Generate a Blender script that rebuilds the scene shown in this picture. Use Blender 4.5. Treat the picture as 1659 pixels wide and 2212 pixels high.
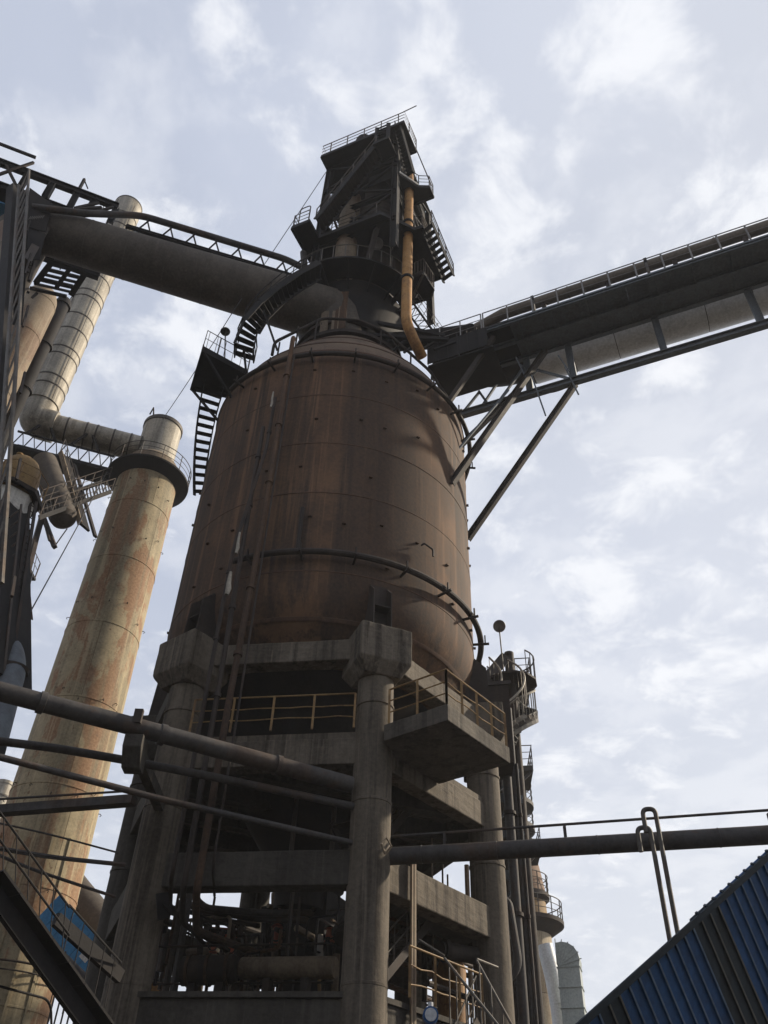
import bpy, math, random
from mathutils import Vector, Matrix
random.seed(7)
R_ = math.radians
scn = bpy.context.scene
for o in list(bpy.data.objects): bpy.data.objects.remove(o)
col = scn.collection

# ------------------------------------------------------------------ camera
FPX, CX, CY, CAMH = 1839.0, 829.5, 1106.0, 1.6       # focal length in pixels of a 1659 x 2212 picture
def _basis():
    z = Vector((908-CX, 988+CY, -FPX)).normalized()   # where the plumb lines meet, in camera axes
    f = Vector((0, 0, -1)); y = (f - z*f.dot(z)).normalized(); x = y.cross(z)
    return x, y, z
BX, BY, BZ = _basis()
cam = bpy.data.cameras.new('camera'); camo = bpy.data.objects.new('camera', cam); col.objects.link(camo)
rot = Matrix((BX, BY, BZ)).to_4x4()
camo.matrix_world = Matrix.Translation((0, 0, CAMH)) @ rot
cam.sensor_fit = 'VERTICAL'; cam.sensor_height = 24; cam.lens = 24*FPX/2212
cam.clip_start = .1; cam.clip_end = 6000
scn.camera = camo
scn.render.resolution_x, scn.render.resolution_y = 768, 1024

# ------------------------------------------------------------------ sky and sun
SUN_AZ, SUN_EL = 22.0, 32.0        # angle from +X towards +Y, elevation
scn.view_settings.view_transform = 'Standard'; scn.view_settings.look = 'None'
scn.view_settings.gamma = 1; scn.view_settings.use_curve_mapping = False
scn.view_settings.exposure = 0.35
world = bpy.data.worlds.new('World'); scn.world = world; world.use_nodes = True
def build_sky():
    nt = world.node_tree; N = nt.nodes; L = nt.links; N.clear()
    out = N.new('ShaderNodeOutputWorld'); bg = N.new('ShaderNodeBackground'); bg.inputs['Strength'].default_value = .084
    L.new(bg.outputs[0], out.inputs[0])
    sky = N.new('ShaderNodeTexSky'); sky.sky_type = 'NISHITA'; sky.sun_disc = False
    sky.sun_elevation = R_(SUN_EL); sky.sun_rotation = R_(90-SUN_AZ)
    sky.dust_density = 2.0; sky.air_density = 1.0
    tc = N.new('ShaderNodeTexCoord')
    sep = N.new('ShaderNodeSeparateXYZ'); L.new(tc.outputs['Generated'], sep.inputs[0])
    nrm = N.new('ShaderNodeVectorMath'); nrm.operation = 'NORMALIZE'; L.new(tc.outputs['Generated'], nrm.inputs[0])
    def V3(u, v): return (rot.to_3x3() @ Vector((u-CX, -(v-CY), -FPX))).normalized()
    def math_(op, a, b=None, clamp=False):
        m = N.new('ShaderNodeMath'); m.operation = op; m.use_clamp = clamp
        for i, v in enumerate((a, b)):
            if v is None: continue
            if isinstance(v, (int, float)): m.inputs[i].default_value = v
            else: L.new(v, m.inputs[i])
        return m.outputs[0]
    den = math_('MAXIMUM', math_('ADD', sep.outputs[2], .12), .05)       # cloud deck seen in perspective
    cb = N.new('ShaderNodeCombineXYZ')
    L.new(math_('DIVIDE', sep.outputs[0], den), cb.inputs[0]); L.new(math_('DIVIDE', sep.outputs[1], den), cb.inputs[1])
    def noise(scale, detail, rough, off, dist=0.0):
        mp = N.new('ShaderNodeMapping'); mp.inputs['Location'].default_value = off; L.new(cb.outputs[0], mp.inputs[0])
        n = N.new('ShaderNodeTexNoise'); n.inputs['Scale'].default_value = scale; n.inputs['Detail'].default_value = detail
        n.inputs['Roughness'].default_value = rough; n.inputs['Distortion'].default_value = dist; L.new(mp.outputs[0], n.inputs[0]); return n.outputs[0]
    def ramp(x, a, b):
        m = N.new('ShaderNodeMapRange'); m.interpolation_type = 'SMOOTHSTEP'; L.new(x, m.inputs[0])
        m.inputs[1].default_value = a; m.inputs[2].default_value = b; return m.outputs[0]
    def mix(f, a, b):
        m = N.new('ShaderNodeMix'); m.data_type = 'RGBA'
        for s, v in ((0, f), (6, a), (7, b)):
            if isinstance(v, (tuple, float, int)): m.inputs[s].default_value = v
            else: L.new(v, m.inputs[s])
        return m.outputs[2]
    veil = ramp(noise(1.1, 4, .5, (3.1, 1.7, 0)), .30, .66)        # thin high cloud
    puffs = noise(5.6, 7, .58, (0.9, 0.35, 0), .25)
    big = noise(1.7, 3, .5, (6.1, 4.2, 0))
    puff = ramp(math_('ADD', math_('MULTIPLY', puffs, .72), math_('MULTIPLY', big, .36)), .515, .66)
    blobs = None; edge = noise(8.0, 8, .60, (2.2, .7, 0), .3)
    for (u, v, rad, k) in ((1330, 150, 3.6, 1), (1420, 160, 2.6, .9), (1305, 310, 2.6, 1), (1545, 300, 2.4, .9), (1500, 380, 2.0, .7), (975, 265, 3.6, 1), (1020, 330, 3.2, .9), (1060, 590, 4.2, 1), (1040, 700, 3, .8), (400, 690, 6.0, .9), (420, 780, 4, .8), (665, 200, 3.0, .75), (545, 45, 3.2, .7), (1170, 460, 1.6, .8), (1410, 515, 2.2, .9), (1625, 420, 3.2, .9), (1440, 830, 2.2, .7), (1200, 1050, 4.5, .75), (1400, 1090, 4.5, .75), (1560, 1030, 4, .8), (1300, 1250, 4.5, .7), (1560, 1350, 4.5, .85), (1450, 1200, 4.0, .7), (1120, 1420, 3.2, .9), (1200, 1650, 6, .6)):
        d = V3(u, v); dp = N.new('ShaderNodeVectorMath'); dp.operation = 'DOT_PRODUCT'; L.new(nrm.outputs[0], dp.inputs[0]); dp.inputs[1].default_value = d
        m = N.new('ShaderNodeMapRange'); m.interpolation_type = 'SMOOTHERSTEP'; L.new(dp.outputs['Value'], m.inputs[0]); m.inputs[1].default_value = math.cos(R_(rad*1.9)); m.inputs[2].default_value = 1.0; m.inputs[4].default_value = k
        blobs = m.outputs[0] if blobs is None else math_('MAXIMUM', blobs, m.outputs[0])
    puff2 = ramp(math_('ADD', math_('MULTIPLY', blobs, .34), math_('MULTIPLY', math_('SUBTRACT', edge, .5), 2.4)), .08, .66)
    low = ramp(sep.outputs[2], .62, .10)                            # whiter towards the horizon
    c = mix(math_('ADD', math_('MULTIPLY', veil, .24), .70, True), sky.outputs[0], (5.7, 6.2, 7.45, 1))
    c = mix(math_('MULTIPLY', low, .60), c, (7.6, 7.9, 8.4, 1))
    dt = N.new('ShaderNodeVectorMath'); dt.operation = 'DOT_PRODUCT'; L.new(tc.outputs['Generated'], dt.inputs[0])
    dt.inputs[1].default_value = (math.cos(R_(SUN_EL))*math.cos(R_(SUN_AZ)), math.cos(R_(SUN_EL))*math.sin(R_(SUN_AZ)), math.sin(R_(SUN_EL)))
    c = mix(math_('MULTIPLY', ramp(dt.outputs['Value'], .35, 1.0), .38), c, (8.8, 8.9, 9.1, 1))     # thin cloud glows round the sun
    c = mix(math_('MULTIPLY', math_('MAXIMUM', math_('MULTIPLY', puff, .40), puff2), .80), c, (9.3, 9.45, 9.8, 1))
    L.new(c, bg.inputs[0])
build_sky()
sun = bpy.data.lights.new('sun', 'SUN'); sun.energy = 5.0; sun.angle = R_(2.5); sun.color = (1.0, .88, .70)
suno = bpy.data.objects.new('sun', sun); col.objects.link(suno)
sdir = Vector((math.cos(R_(SUN_EL))*math.cos(R_(SUN_AZ)), math.cos(R_(SUN_EL))*math.sin(R_(SUN_AZ)), math.sin(R_(SUN_EL))))
suno.rotation_euler = (-sdir).to_track_quat('-Z', 'Y').to_euler(); suno.location = sdir*200

# ------------------------------------------------------------------ survey helpers: sight lines of the photograph to metres
def ray(u, v):
    d = Vector((u-CX, -(v-CY), -FPX)); return (rot.to_3x3() @ d).normalized()
def at_d(u, v, D): d = ray(u, v); return d*(D/math.hypot(d.x, d.y)) + Vector((0, 0, CAMH))
def at_h(u, v, h): d = ray(u, v); return d*((h-CAMH)/d.z) + Vector((0, 0, CAMH))
V = Vector
O = V((-2.1, 27.3, 0)); RV = 5.6                       # axis and radius of the vessel
E1 = V((.906, -.423, 0)); E2 = V((.423, .906, 0)); E3 = V((0, 0, 1))
def TW(a, b, z): return O + E1*a + E2*b + E3*z         # axes of the head tower and the gallery
def pol(c, r, deg, z): return V((c[0]+r*math.cos(R_(deg)), c[1]+r*math.sin(R_(deg)), z))

# ------------------------------------------------------------------ materials
def material(name, cols, rough=.75, metal=0.0, streak=.6, streak_col=None, streak_scale=2.2, patch=.5, scale=.7, bump=.25, patch_col=None, fine=.25, spot=0.0, spot_col=(.05, .03, .02), patch_at=(.50, .60), band=0.0, band_col=(.02, .016, .014), patch_z=1.0):
    """weathered surface: two tones mixed by noise, vertical runs, blotches and fine grain"""
    m = bpy.data.materials.new(name); m.use_nodes = True
    nt = m.node_tree; N = nt.nodes; L = nt.links; bs = N['Principled BSDF']
    geo = N.new('ShaderNodeNewGeometry')
    def noise(sc, det, vec_scale=(1, 1, 1), off=(0, 0, 0), rough_=.6, dist=0.0):
        mp = N.new('ShaderNodeMapping'); mp.inputs['Scale'].default_value = vec_scale; mp.inputs['Location'].default_value = off
        L.new(geo.outputs['Position'], mp.inputs[0])
        n = N.new('ShaderNodeTexNoise'); n.inputs['Scale'].default_value = sc; n.inputs['Detail'].default_value = det
        n.inputs['Roughness'].default_value = rough_; n.inputs['Distortion'].default_value = dist; L.new(mp.outputs[0], n.inputs[0]); return n.outputs[0]
    def ramp(x, a, b, k=1.0):
        r = N.new('ShaderNodeMapRange'); r.interpolation_type = 'SMOOTHSTEP'; L.new(x, r.inputs[0])
        r.inputs[1].default_value = a; r.inputs[2].default_value = b; r.inputs[4].default_value = k; return r.outputs[0]
    def mix(f, a, b, blend='MIX'):
        x = N.new('ShaderNodeMix'); x.data_type = 'RGBA'; x.blend_type = blend
        for s, v in ((0, f), (6, a), (7, b)):
            if isinstance(v, (int, float)): x.inputs[s].default_value = v
            elif isinstance(v, tuple): x.inputs[s].default_value = v + (1,) if len(v) == 3 else v
            else: L.new(v, x.inputs[s])
        return x.outputs[2]
    c = mix(ramp(noise(scale, 5), .38, .64), cols[0], cols[1])
    if patch: c = mix(ramp(noise(scale*.55, 6, (1, 1, patch_z), (5, 9, 2), rough_=.62, dist=.4), patch_at[0], patch_at[1], patch), c, patch_col or cols[-1])
    if streak:
        sc = streak_col or tuple(x*.35 for x in cols[0])
        c = mix(ramp(noise(streak_scale, 4, (1, 1, .045), (3, 1, 7), .65), .46, .66, streak), c, sc)
        c = mix(ramp(noise(streak_scale*2.7, 3, (1, 1, .03), (1, 8, 4), .6), .54, .70, streak*.6), c, tuple(min(1, x*1.45) for x in cols[1]))
    if band: c = mix(ramp(noise(.42, 3, (1, 1, .05), (4, 2.6, 1), .5), .42, .62, band), c, band_col)
    if spot: c = mix(ramp(noise(3.2, 6, off=(2, 4, 11), rough_=.72), .60, .66, spot), c, spot_col)
    g = noise(9, 6, off=(1, 2, 3), rough_=.7)
    c = mix(fine, c, mix(ramp(g, .3, .7), tuple(x*.45 for x in cols[0]), tuple(min(1, x*1.5) for x in cols[1])))
    L.new(c, bs.inputs['Base Color'])
    bs.inputs['Metallic'].default_value = metal; bs.inputs['Specular IOR Level'].default_value = .22
    rr = N.new('ShaderNodeMapRange'); L.new(g, rr.inputs[0]); rr.inputs[3].default_value = max(0, rough-.15); rr.inputs[4].default_value = min(1, rough+.15)
    L.new(rr.outputs[0], bs.inputs['Roughness'])
    if bump:
        b = N.new('ShaderNodeBump'); b.inputs['Strength'].default_value = bump; b.inputs['Distance'].default_value = .03; L.new(g, b.inputs['Height']); L.new(b.outputs[0], bs.inputs['Normal'])
    return m
M = {}
M['vessel'] = material('rusted_shell_plate', [(.074, .041, .025), (.138, .077, .043), (.040, .027, .020)], .85, 0, 1.0, (.020, .015, .013), 1.7, .65, .35, .2, fine=.2, band=.75, band_col=(.026, .019, .016))
M['vessel_seam'] = material('weld_seam_rust', [(.060, .036, .025), (.100, .056, .036)], .85, 0, .3, patch=0)
M['dome'] = material('dusty_rusted_dome', [(.105, .072, .050), (.140, .098, .068), (.060, .046, .036)], .85, 0, .5, (.04, .032, .028), 1.6, .5, .5)
M['steel'] = material('sooty_rusted_steel', [(.026, .021, .019), (.044, .034, .029), (.060, .035, .023)], .75, .1, .5, (.016, .014, .014), 2.5, .45, .9)
M['black'] = material('soot_black_steel', [(.013, .012, .013), (.022, .020, .020), (.030, .021, .016)], .8, .1, .3, patch=.4)
M['grey_steel'] = material('grey_painted_steel', [(.085, .100, .118), (.115, .132, .150), (.090, .088, .086)], .6, .2, .4, (.045, .036, .032), 3, .35)
M['handrail'] = material('worn_handrail_steel', [(.070, .064, .058), (.110, .098, .085), (.090, .052, .032)], .6, .3, .2, patch=.5, scale=2)
M['rail_pale'] = material('pale_worn_handrail', [(.17, .165, .16), (.24, .23, .22), (.12, .09, .07)], .6, .2, .2, patch=.4, scale=2)
M['handrail_dark'] = material('rusty_handrail_steel', [(.045, .038, .034), (.075, .058, .046), (.080, .045, .030)], .6, .2, .2, patch=.5, scale=2)
M['yellow'] = material('worn_yellow_handrail_paint', [(.19, .115, .045), (.26, .165, .07), (.10, .052, .028)], .6, 0, .25, (.12, .06, .03), 6, .75, 2.4, spot=.7, spot_col=(.10, .055, .03))
M['orange'] = material('ochre_primer_pipe', [(.33, .170, .055), (.40, .225, .09), (.17, .085, .040)], .7, 0, .7, (.10, .056, .032), 3.5, .75, 1.3, spot=.75, spot_col=(.075, .042, .026))
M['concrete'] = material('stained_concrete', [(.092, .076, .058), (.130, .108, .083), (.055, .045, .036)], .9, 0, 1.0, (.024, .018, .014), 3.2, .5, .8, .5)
M['concrete_dark'] = material('shaded_stained_concrete', [(.045, .040, .034), (.066, .059, .050), (.032, .028, .024)], .92, 0, .9, (.034, .030, .026), 2.2, .55, .7, .5)  # stained concrete darkened to carry the shade on rear and lower parts
M['concrete_mid'] = material('underside_shaded_concrete', [(.075, .065, .053), (.105, .091, .074), (.050, .043, .036)], .92, 0, 1.0, (.024, .020, .017), 2.6, .5, .7, .5)  # shade under the balcony put into a darker stained concrete
M['stack'] = material('ochre_painted_rusting_stack', [(.250, .205, .128), (.340, .280, .180), (.215, .098, .048)], .75, 0, .85, (.125, .108, .068), 1.3, .95, 1.1, .25, spot=.9, spot_col=(.12, .055, .03), patch_at=(.465, .53), patch_z=.42)
M['clad'] = material('weathered_aluminium_cladding', [(.230, .210, .175), (.340, .310, .255), (.150, .130, .105)], .6, .2, .75, (.085, .070, .052), 2.6, .8, .6, .25, spot=.5, spot_col=(.16, .12, .08))
M['clad_band'] = material('cladding_band_dark', [(.055, .048, .042), (.085, .072, .060)], .6, .2, .2, patch=0)
M['brownpipe'] = material('brown_stained_pipe', [(.150, .115, .080), (.210, .165, .115), (.120, .060, .036)], .75, 0, .6, (.060, .044, .032), 1.8, .7, .5)
M['duct'] = material('dusty_grey_brown_duct', [(.070, .060, .051), (.105, .089, .074), (.048, .039, .033)], .8, .05, .4, (.045, .038, .033), 1.6, .5, .5)
M['deck_pipe'] = material('dusty_brown_deck_pipe', [(.120, .100, .082), (.165, .138, .112), (.085, .062, .048)], .75, .05, .3, (.06, .05, .042), 2, .5, .6)
M['silver'] = material('dull_silver_duct_sheet', [(.46, .47, .48), (.56, .57, .58), (.34, .35, .36)], .5, .2, .3, (.2, .2, .21), 2, .3, .5, .12)
M['pipe_dark'] = material('dark_grey_service_pipe', [(.044, .041, .041), (.070, .064, .061), (.080, .048, .031)], .7, .1, .45, (.026, .022, .021), 2.5, .7, 1.1, .35, spot=.55, spot_col=(.085, .048, .03))
M['blue'] = material('faded_blue_sheet', [(.016, .066, .185), (.022, .085, .225), (.022, .052, .11)], .55, 0, .45, (.012, .032, .075), 2.2, .4, .5, .1)
M['blue_dirty'] = material('dirty_translucent_sheet', [(.022, .034, .048), (.032, .046, .060), (.017, .026, .038)], .6, 0, .6, (.022, .024, .024), 2.2, .4, .5, .1)
M['rib'] = material('sunlit_blue_rib_crest', [(.08, .13, .21), (.12, .18, .27), (.07, .10, .15)], .55, 0, .3, (.04, .06, .1), 2.2, .4, .9, .1)  # grazing sun on the crests painted as a paler blue
M['rib_dirty'] = material('sunlit_dirty_rib_crest', [(.10, .10, .095), (.14, .14, .13), (.07, .07, .065)], .6, 0, .3, patch=.4)  # same painted sunlight for crests on the dirty strips
M['blue_light'] = material('bright_blue_cabin_paint', [(.032, .155, .30), (.042, .19, .36), (.035, .105, .18)], .5, 0, .4, (.04, .10, .16), 2.5, .3)
M['stove'] = material('cream_stove_paint', [(.330, .275, .195), (.410, .345, .250), (.240, .150, .085)], .75, 0, .6, (.17, .12, .075), 2, .5, .5, spot=.3, spot_col=(.2, .1, .06))
M['stove_rust'] = material('rusted_stove_dome', [(.165, .100, .065), (.22, .145, .10), (.12, .065, .04)], .8, 0, .5)
M['pale_duct'] = material('pale_green_grey_duct', [(.30, .335, .325), (.37, .40, .385), (.25, .27, .26)], .55, .1, .3, (.2, .22, .21), 2, .3)
M['yellow_tank'] = material('yellow_ochre_tank', [(.20, .125, .052), (.26, .17, .072), (.065, .045, .038)], .7, 0, .5, (.2, .12, .06), 3, .8, .9, spot=.5)
M['green_tank'] = material('pale_green_yellow_tank', [(.42, .40, .20), (.48, .46, .26), (.3, .24, .12)], .7, 0, .4)
M['red'] = material('red_lead_valve_paint', [(.30, .07, .035), (.38, .10, .05), (.16, .05, .03)], .6, 0, .3)
M['white'] = material('dirty_white_paint', [(.50, .48, .44), (.60, .58, .53), (.3, .27, .22)], .6, 0, .4)
M['lamp'] = material('dull_enamel_lamp', [(.10, .095, .09), (.15, .14, .13), (.12, .08, .06)], .45, .2, .2, patch=.4)
M['wire'] = material('steel_wire_rope', [(.05, .05, .055), (.08, .078, .078)], .5, .5, 0, patch=0, bump=0)
M['ground'] = material('compacted_dirty_ground', [(.040, .036, .032), (.060, .054, .047), (.030, .027, .024)], .95, 0, 0, patch=.6, scale=.25, bump=.6)

# ------------------------------------------------------------------ mesh builder
CHIP = bpy.data.textures.new('concrete_chips', 'CLOUDS'); CHIP.noise_scale = .22; CHIP.noise_depth = 3
class MB:
    def __init__(s): s.v = []; s.f = []; s.sm = []
    def add(s, vs, fs, smooth=False):
        b = len(s.v); s.v += [tuple(x) for x in vs]; s.f += [tuple(i+b for i in f) for f in fs]; s.sm += [smooth]*len(fs); return s
    def obox(s, c, ax, ay, az):
        """box from a centre and three half-axis vectors"""
        c = V(c); vs = [c+ax*i+ay*j+az*k for k in (-1, 1) for j in (-1, 1) for i in (-1, 1)]
        return s.add(vs, [(0, 2, 3, 1), (4, 5, 7, 6), (0, 1, 5, 4), (1, 3, 7, 5), (3, 2, 6, 7), (2, 0, 4, 6)])
    def beam(s, p, q, w, h, up=E3):
        p, q = V(p), V(q); d = (q-p); l = d.length; d.normalize()
        x = d.cross(up)
        if x.length < 1e-4: x = d.cross(V((1, 0, 0)))
        x.normalize(); y = x.cross(d)
        return s.obox((p+q)/2, d*(l/2), x*(w/2), y*(h/2))
    def ibeam(s, p, q, w, h, t=.03, up=E3):
        p, q = V(p), V(q); d = (q-p).normalized(); x = d.cross(up).normalized(); y = x.cross(d)
        s.beam(p, q, t, h-2*t-.004, up)
        s.beam(p+y*(h/2-t/2), q+y*(h/2-t/2), w, t, up); s.beam(p-y*(h/2-t/2), q-y*(h/2-t/2), w, t, up); return s
    def tube(s, path, r, seg=12, cap=True, smooth=True):
        path = [V(p) for p in path]; n = len(path); rs = r if isinstance(r, (list, tuple)) else [r]*n
        d0 = (path[1]-path[0]).normalized(); x = d0.cross(E3)
        if x.length < 1e-3: x = V((1, 0, 0))
        x.normalize(); vs = []
        for i, p in enumerate(path):
            d = (path[min(i+1, n-1)]-path[max(i-1, 0)]).normalized()
            x = (x-d*x.dot(d)).normalized(); y = d.cross(x)
            for k in range(seg):
                a = 2*math.pi*k/seg; vs.append(p+(x*math.cos(a)+y*math.sin(a))*rs[i])
        fs = [(i*seg+k, i*seg+(k+1) % seg, (i+1)*seg+(k+1) % seg, (i+1)*seg+k) for i in range(n-1) for k in range(seg)]
        s.add(vs, fs, smooth)
        if cap: s.add(vs[:seg], [tuple(reversed(range(seg)))]); s.add(vs[-seg:], [tuple(range(seg))])
        return s
    def lathe(s, prof, c=(0, 0), seg=48, a0=0, a1=360, smooth=True):
        full = abs(a1-a0) >= 359.9; k = seg if full else seg+1
        vs = [pol(c, r, a0+(a1-a0)*i/seg, z) for r, z in prof for i in range(k)]
        fs = [(j*k+i, j*k+(i+1) % k, (j+1)*k+(i+1) % k, (j+1)*k+i) for j in range(len(prof)-1) for i in range(seg)]
        return s.add(vs, fs, smooth)
    def slab(s, poly, z0, z1):
        n = len(poly); vs = [V((p[0], p[1], z0)) for p in poly]+[V((p[0], p[1], z1)) for p in poly]
        fs = [tuple(reversed(range(n))), tuple(range(n, 2*n))]+[(i, (i+1) % n, n+(i+1) % n, n+i) for i in range(n)]
        return s.add(vs, fs)
    def build(s, name, mat, parent=None, bevel=0, rough=0):
        me = bpy.data.meshes.new(name); me.from_pydata(s.v, [], s.f); me.update()
        me.polygons.foreach_set('use_smooth', s.sm)
        if any(s.sm): me.set_sharp_from_angle(angle=R_(28))
        o = bpy.data.objects.new(name, me); col.objects.link(o)
        me.materials.append(M[mat] if isinstance(mat, str) else mat)
        if parent:
            o.parent = parent; o.matrix_parent_inverse = parent.matrix_basis.inverted()
        if bevel:
            b = o.modifiers.new('edge', 'BEVEL'); b.width = bevel; b.segments = 2; b.limit_method = 'ANGLE'
        if rough:
            u = o.modifiers.new('cut', 'SUBSURF'); u.subdivision_type = 'SIMPLE'; u.levels = u.render_levels = rough
            d = o.modifiers.new('chips', 'DISPLACE'); d.texture = CHIP; d.texture_coords = 'GLOBAL'; d.strength = .032; d.mid_level = .5
        return o
def tag(o, label, cat, group=None, kind=None):
    o['label'] = label; o['category'] = cat
    if group: o['group'] = group
    if kind: o['kind'] = kind
    return o
def thing(name, loc, label, cat, group=None):
    o = bpy.data.objects.new(name, None); col.objects.link(o); o.location = V(loc); o.empty_display_size = .3
    o.matrix_basis = Matrix.Translation(V(loc)); return tag(o, label, cat, group)
def arc(c, r, a0, a1, z, n=24):
    return [pol(c, r, a0+(a1-a0)*i/n, z) for i in range(n+1)]
def fillet(pts, rad=.3, n=5):
    """round the corners of a pipe run"""
    pts = [V(p) for p in pts]; out = [pts[0]]
    for a, b, c in zip(pts, pts[1:], pts[2:]):
        d1 = (a-b); d2 = (c-b); r = min(rad, d1.length*.45, d2.length*.45); p = b+d1.normalized()*r; q = b+d2.normalized()*r
        for i in range(n+1):
            t = i/n; out.append(p*(1-t)**2+b*2*t*(1-t)+q*t*t)
    return out+[pts[-1]]
def along(pts, step):
    """points at even steps along a polyline"""
    pts = [V(p) for p in pts]; L = sum((b-a).length for a, b in zip(pts, pts[1:])); n = max(1, round(L/step)); res = []; i = 0; acc = 0
    for k in range(n+1):
        t = L*k/n
        while i < len(pts)-2 and acc+(pts[i+1]-pts[i]).length < t-1e-6: acc += (pts[i+1]-pts[i]).length; i += 1
        sg = pts[i+1]-pts[i]; res.append(pts[i]+sg*min(1, (t-acc)/max(sg.length, 1e-6)))
    return res
def railing(parent, pts, mat='handrail', h=1.1, rails=(1.0, .66, .33), step=1.3, r=.024, post=.026, sag=0.0, toe=False, bal=0):
    """handrail as a part, each upright a sub-part; bal > 0 adds thin balusters between"""
    pts = [V(p) for p in pts]; m = MB()
    for i, k in enumerate(rails):
        line = [p+E3*h*k for p in pts]
        if sag and 0 < i:
            line = along(line, .45); line = [p+E3*random.uniform(-sag, sag) for p in line]
        m.tube(line, r if i == 0 else r*.7, 6)
    if toe:
        for a, b in zip(pts, pts[1:]): m.beam(a+E3*.06, b+E3*.06, .008, .1)
    ro = m.build('railing', mat, parent)
    for p in along(pts, step): sub(MB().beam(p, p+E3*(h-.01), post*2, post*2, V((1, 0, 0))), 'post', mat, ro)
    if bal:
        for p in along(pts, bal): sub(MB().tube([p, p+E3*(h-.02)], r*.5, 5), 'baluster', mat, ro)
    return ro
def sub(m, name, mat, part, bevel=0):
    """build a sub-part under a part whose own vertices are in world metres"""
    o = m.build(name, mat, None, bevel); o.parent = part
    o.matrix_parent_inverse = ((part.parent.matrix_basis @ part.matrix_parent_inverse) if part.parent else part.matrix_basis).inverted(); return o
def stair(parent, left, right, mat='black', step=.26, depth=.24, sw=.05, sh=.24, tread_mat=None):
    """stair from two polylines for its stringers; each tread a sub-part"""
    left = [V(p) for p in left]; right = [V(p) for p in right]; so = None
    for ln in (left, right):
        m = MB()
        for a, b in zip(ln, ln[1:]): m.beam(a, b, sw, sh)
        if so is None: so = m.build('flight', mat, parent)
        else: sub(m, 'stringer', mat, so)
    rise = abs(left[-1].z-left[0].z); n = max(4, round(rise/step))
    def interp(ln, t):
        Ls = [(b-a).length for a, b in zip(ln, ln[1:])]; T = sum(Ls)*t
        for (a, b), l in zip(zip(ln, ln[1:]), Ls):
            if T <= l: return a.lerp(b, T/l), (b-a)
            T -= l
        return ln[-1].copy(), ln[-1]-ln[-2]
    for k in range(n):
        t = (k+.5)/n; a, d1 = interp(left, t); b, d2 = interp(right, t)
        x = (b-a); f = V((d1.x+d2.x, d1.y+d2.y, 0)); f -= x*f.dot(x)/x.length_squared; f.z = 0
        if f.length < 1e-3: f = x.cross(E3)
        f.normalize()
        sub(MB().obox((a+b)/2, x*.48, f*(depth/2), E3*.015), 'tread', tread_mat or mat, so)
    return so

# ------------------------------------------------------------------ ground
g = MB().add([(-3000, -3000, 0), (3000, -3000, 0), (3000, 3000, 0), (-3000, 3000, 0)], [(0, 1, 2, 3)]).build('ground', 'ground'); g['kind'] = 'structure'

# ================================================================== the concrete frame
HEX = [-68.9+60*i for i in range(6)]                        # bearings of the six columns
frame = thing('concrete_frame', (O.x, O.y, 0), 'streaked six-column concrete frame carrying the big rusty vessel', 'frame')
def radial(deg): return V((math.cos(R_(deg)), math.sin(R_(deg)), 0))
for a in HEX:
    c = pol(O, 5.7, a, 0)
    dark = abs((a-HEX[0]+180) % 360-180) > 70  # rear columns take the concrete with shade in its colour
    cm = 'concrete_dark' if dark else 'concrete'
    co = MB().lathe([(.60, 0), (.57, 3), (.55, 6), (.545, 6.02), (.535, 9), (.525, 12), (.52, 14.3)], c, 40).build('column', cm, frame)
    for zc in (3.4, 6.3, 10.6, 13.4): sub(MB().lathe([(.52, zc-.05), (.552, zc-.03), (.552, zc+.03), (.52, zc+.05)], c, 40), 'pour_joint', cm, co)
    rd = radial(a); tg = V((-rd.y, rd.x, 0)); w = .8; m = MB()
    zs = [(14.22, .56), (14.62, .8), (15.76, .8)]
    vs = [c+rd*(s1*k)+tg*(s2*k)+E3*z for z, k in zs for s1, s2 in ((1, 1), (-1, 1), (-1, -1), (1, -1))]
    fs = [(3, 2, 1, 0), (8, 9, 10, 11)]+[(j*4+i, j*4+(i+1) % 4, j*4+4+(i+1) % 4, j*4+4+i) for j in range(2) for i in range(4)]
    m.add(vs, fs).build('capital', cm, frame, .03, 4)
def hexbeam(i, z0, z1, w, name='beam', rr=5.7, mat='concrete'):
    a = pol(O, rr, HEX[i], (z0+z1)/2); b = pol(O, rr, HEX[(i+1) % 6], (z0+z1)/2); d = (b-a).normalized()
    e = .42 if z0 < 14 else .7
    return MB().beam(a+d*e, b-d*e, w, z1-z0).build(name, mat, frame, .03, 4)
for i in range(6):
    near = i in (0, 5)
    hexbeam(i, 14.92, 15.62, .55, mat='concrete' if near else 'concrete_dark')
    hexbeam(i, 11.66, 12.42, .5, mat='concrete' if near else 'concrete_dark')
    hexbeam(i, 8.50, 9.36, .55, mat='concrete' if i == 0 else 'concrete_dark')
    hexbeam(i, 5.2, 6.02, .55, mat='concrete_dark')  # lower beams: their shade is put into the darker concrete
hx = [pol(O, 5.95, a, 0) for a in HEX]
MB().slab(hx, 12.425, 12.60).build('floor_slab', 'concrete', frame)
# second floor: inner joists under the slab
for k in (-3.0, -1.0, 1.0, 3.0):
    t = V((math.cos(R_(21.1)), math.sin(R_(21.1)), 0)); n = V((-t.y, t.x, 0)); hl = math.sqrt(max(0, 5.0**2-k*k))*.9
    MB().beam(O+n*k-t*hl+E3*12.15, O+n*k+t*hl+E3*12.15, .35, .54).build('joist', 'concrete_dark', frame)
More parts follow.
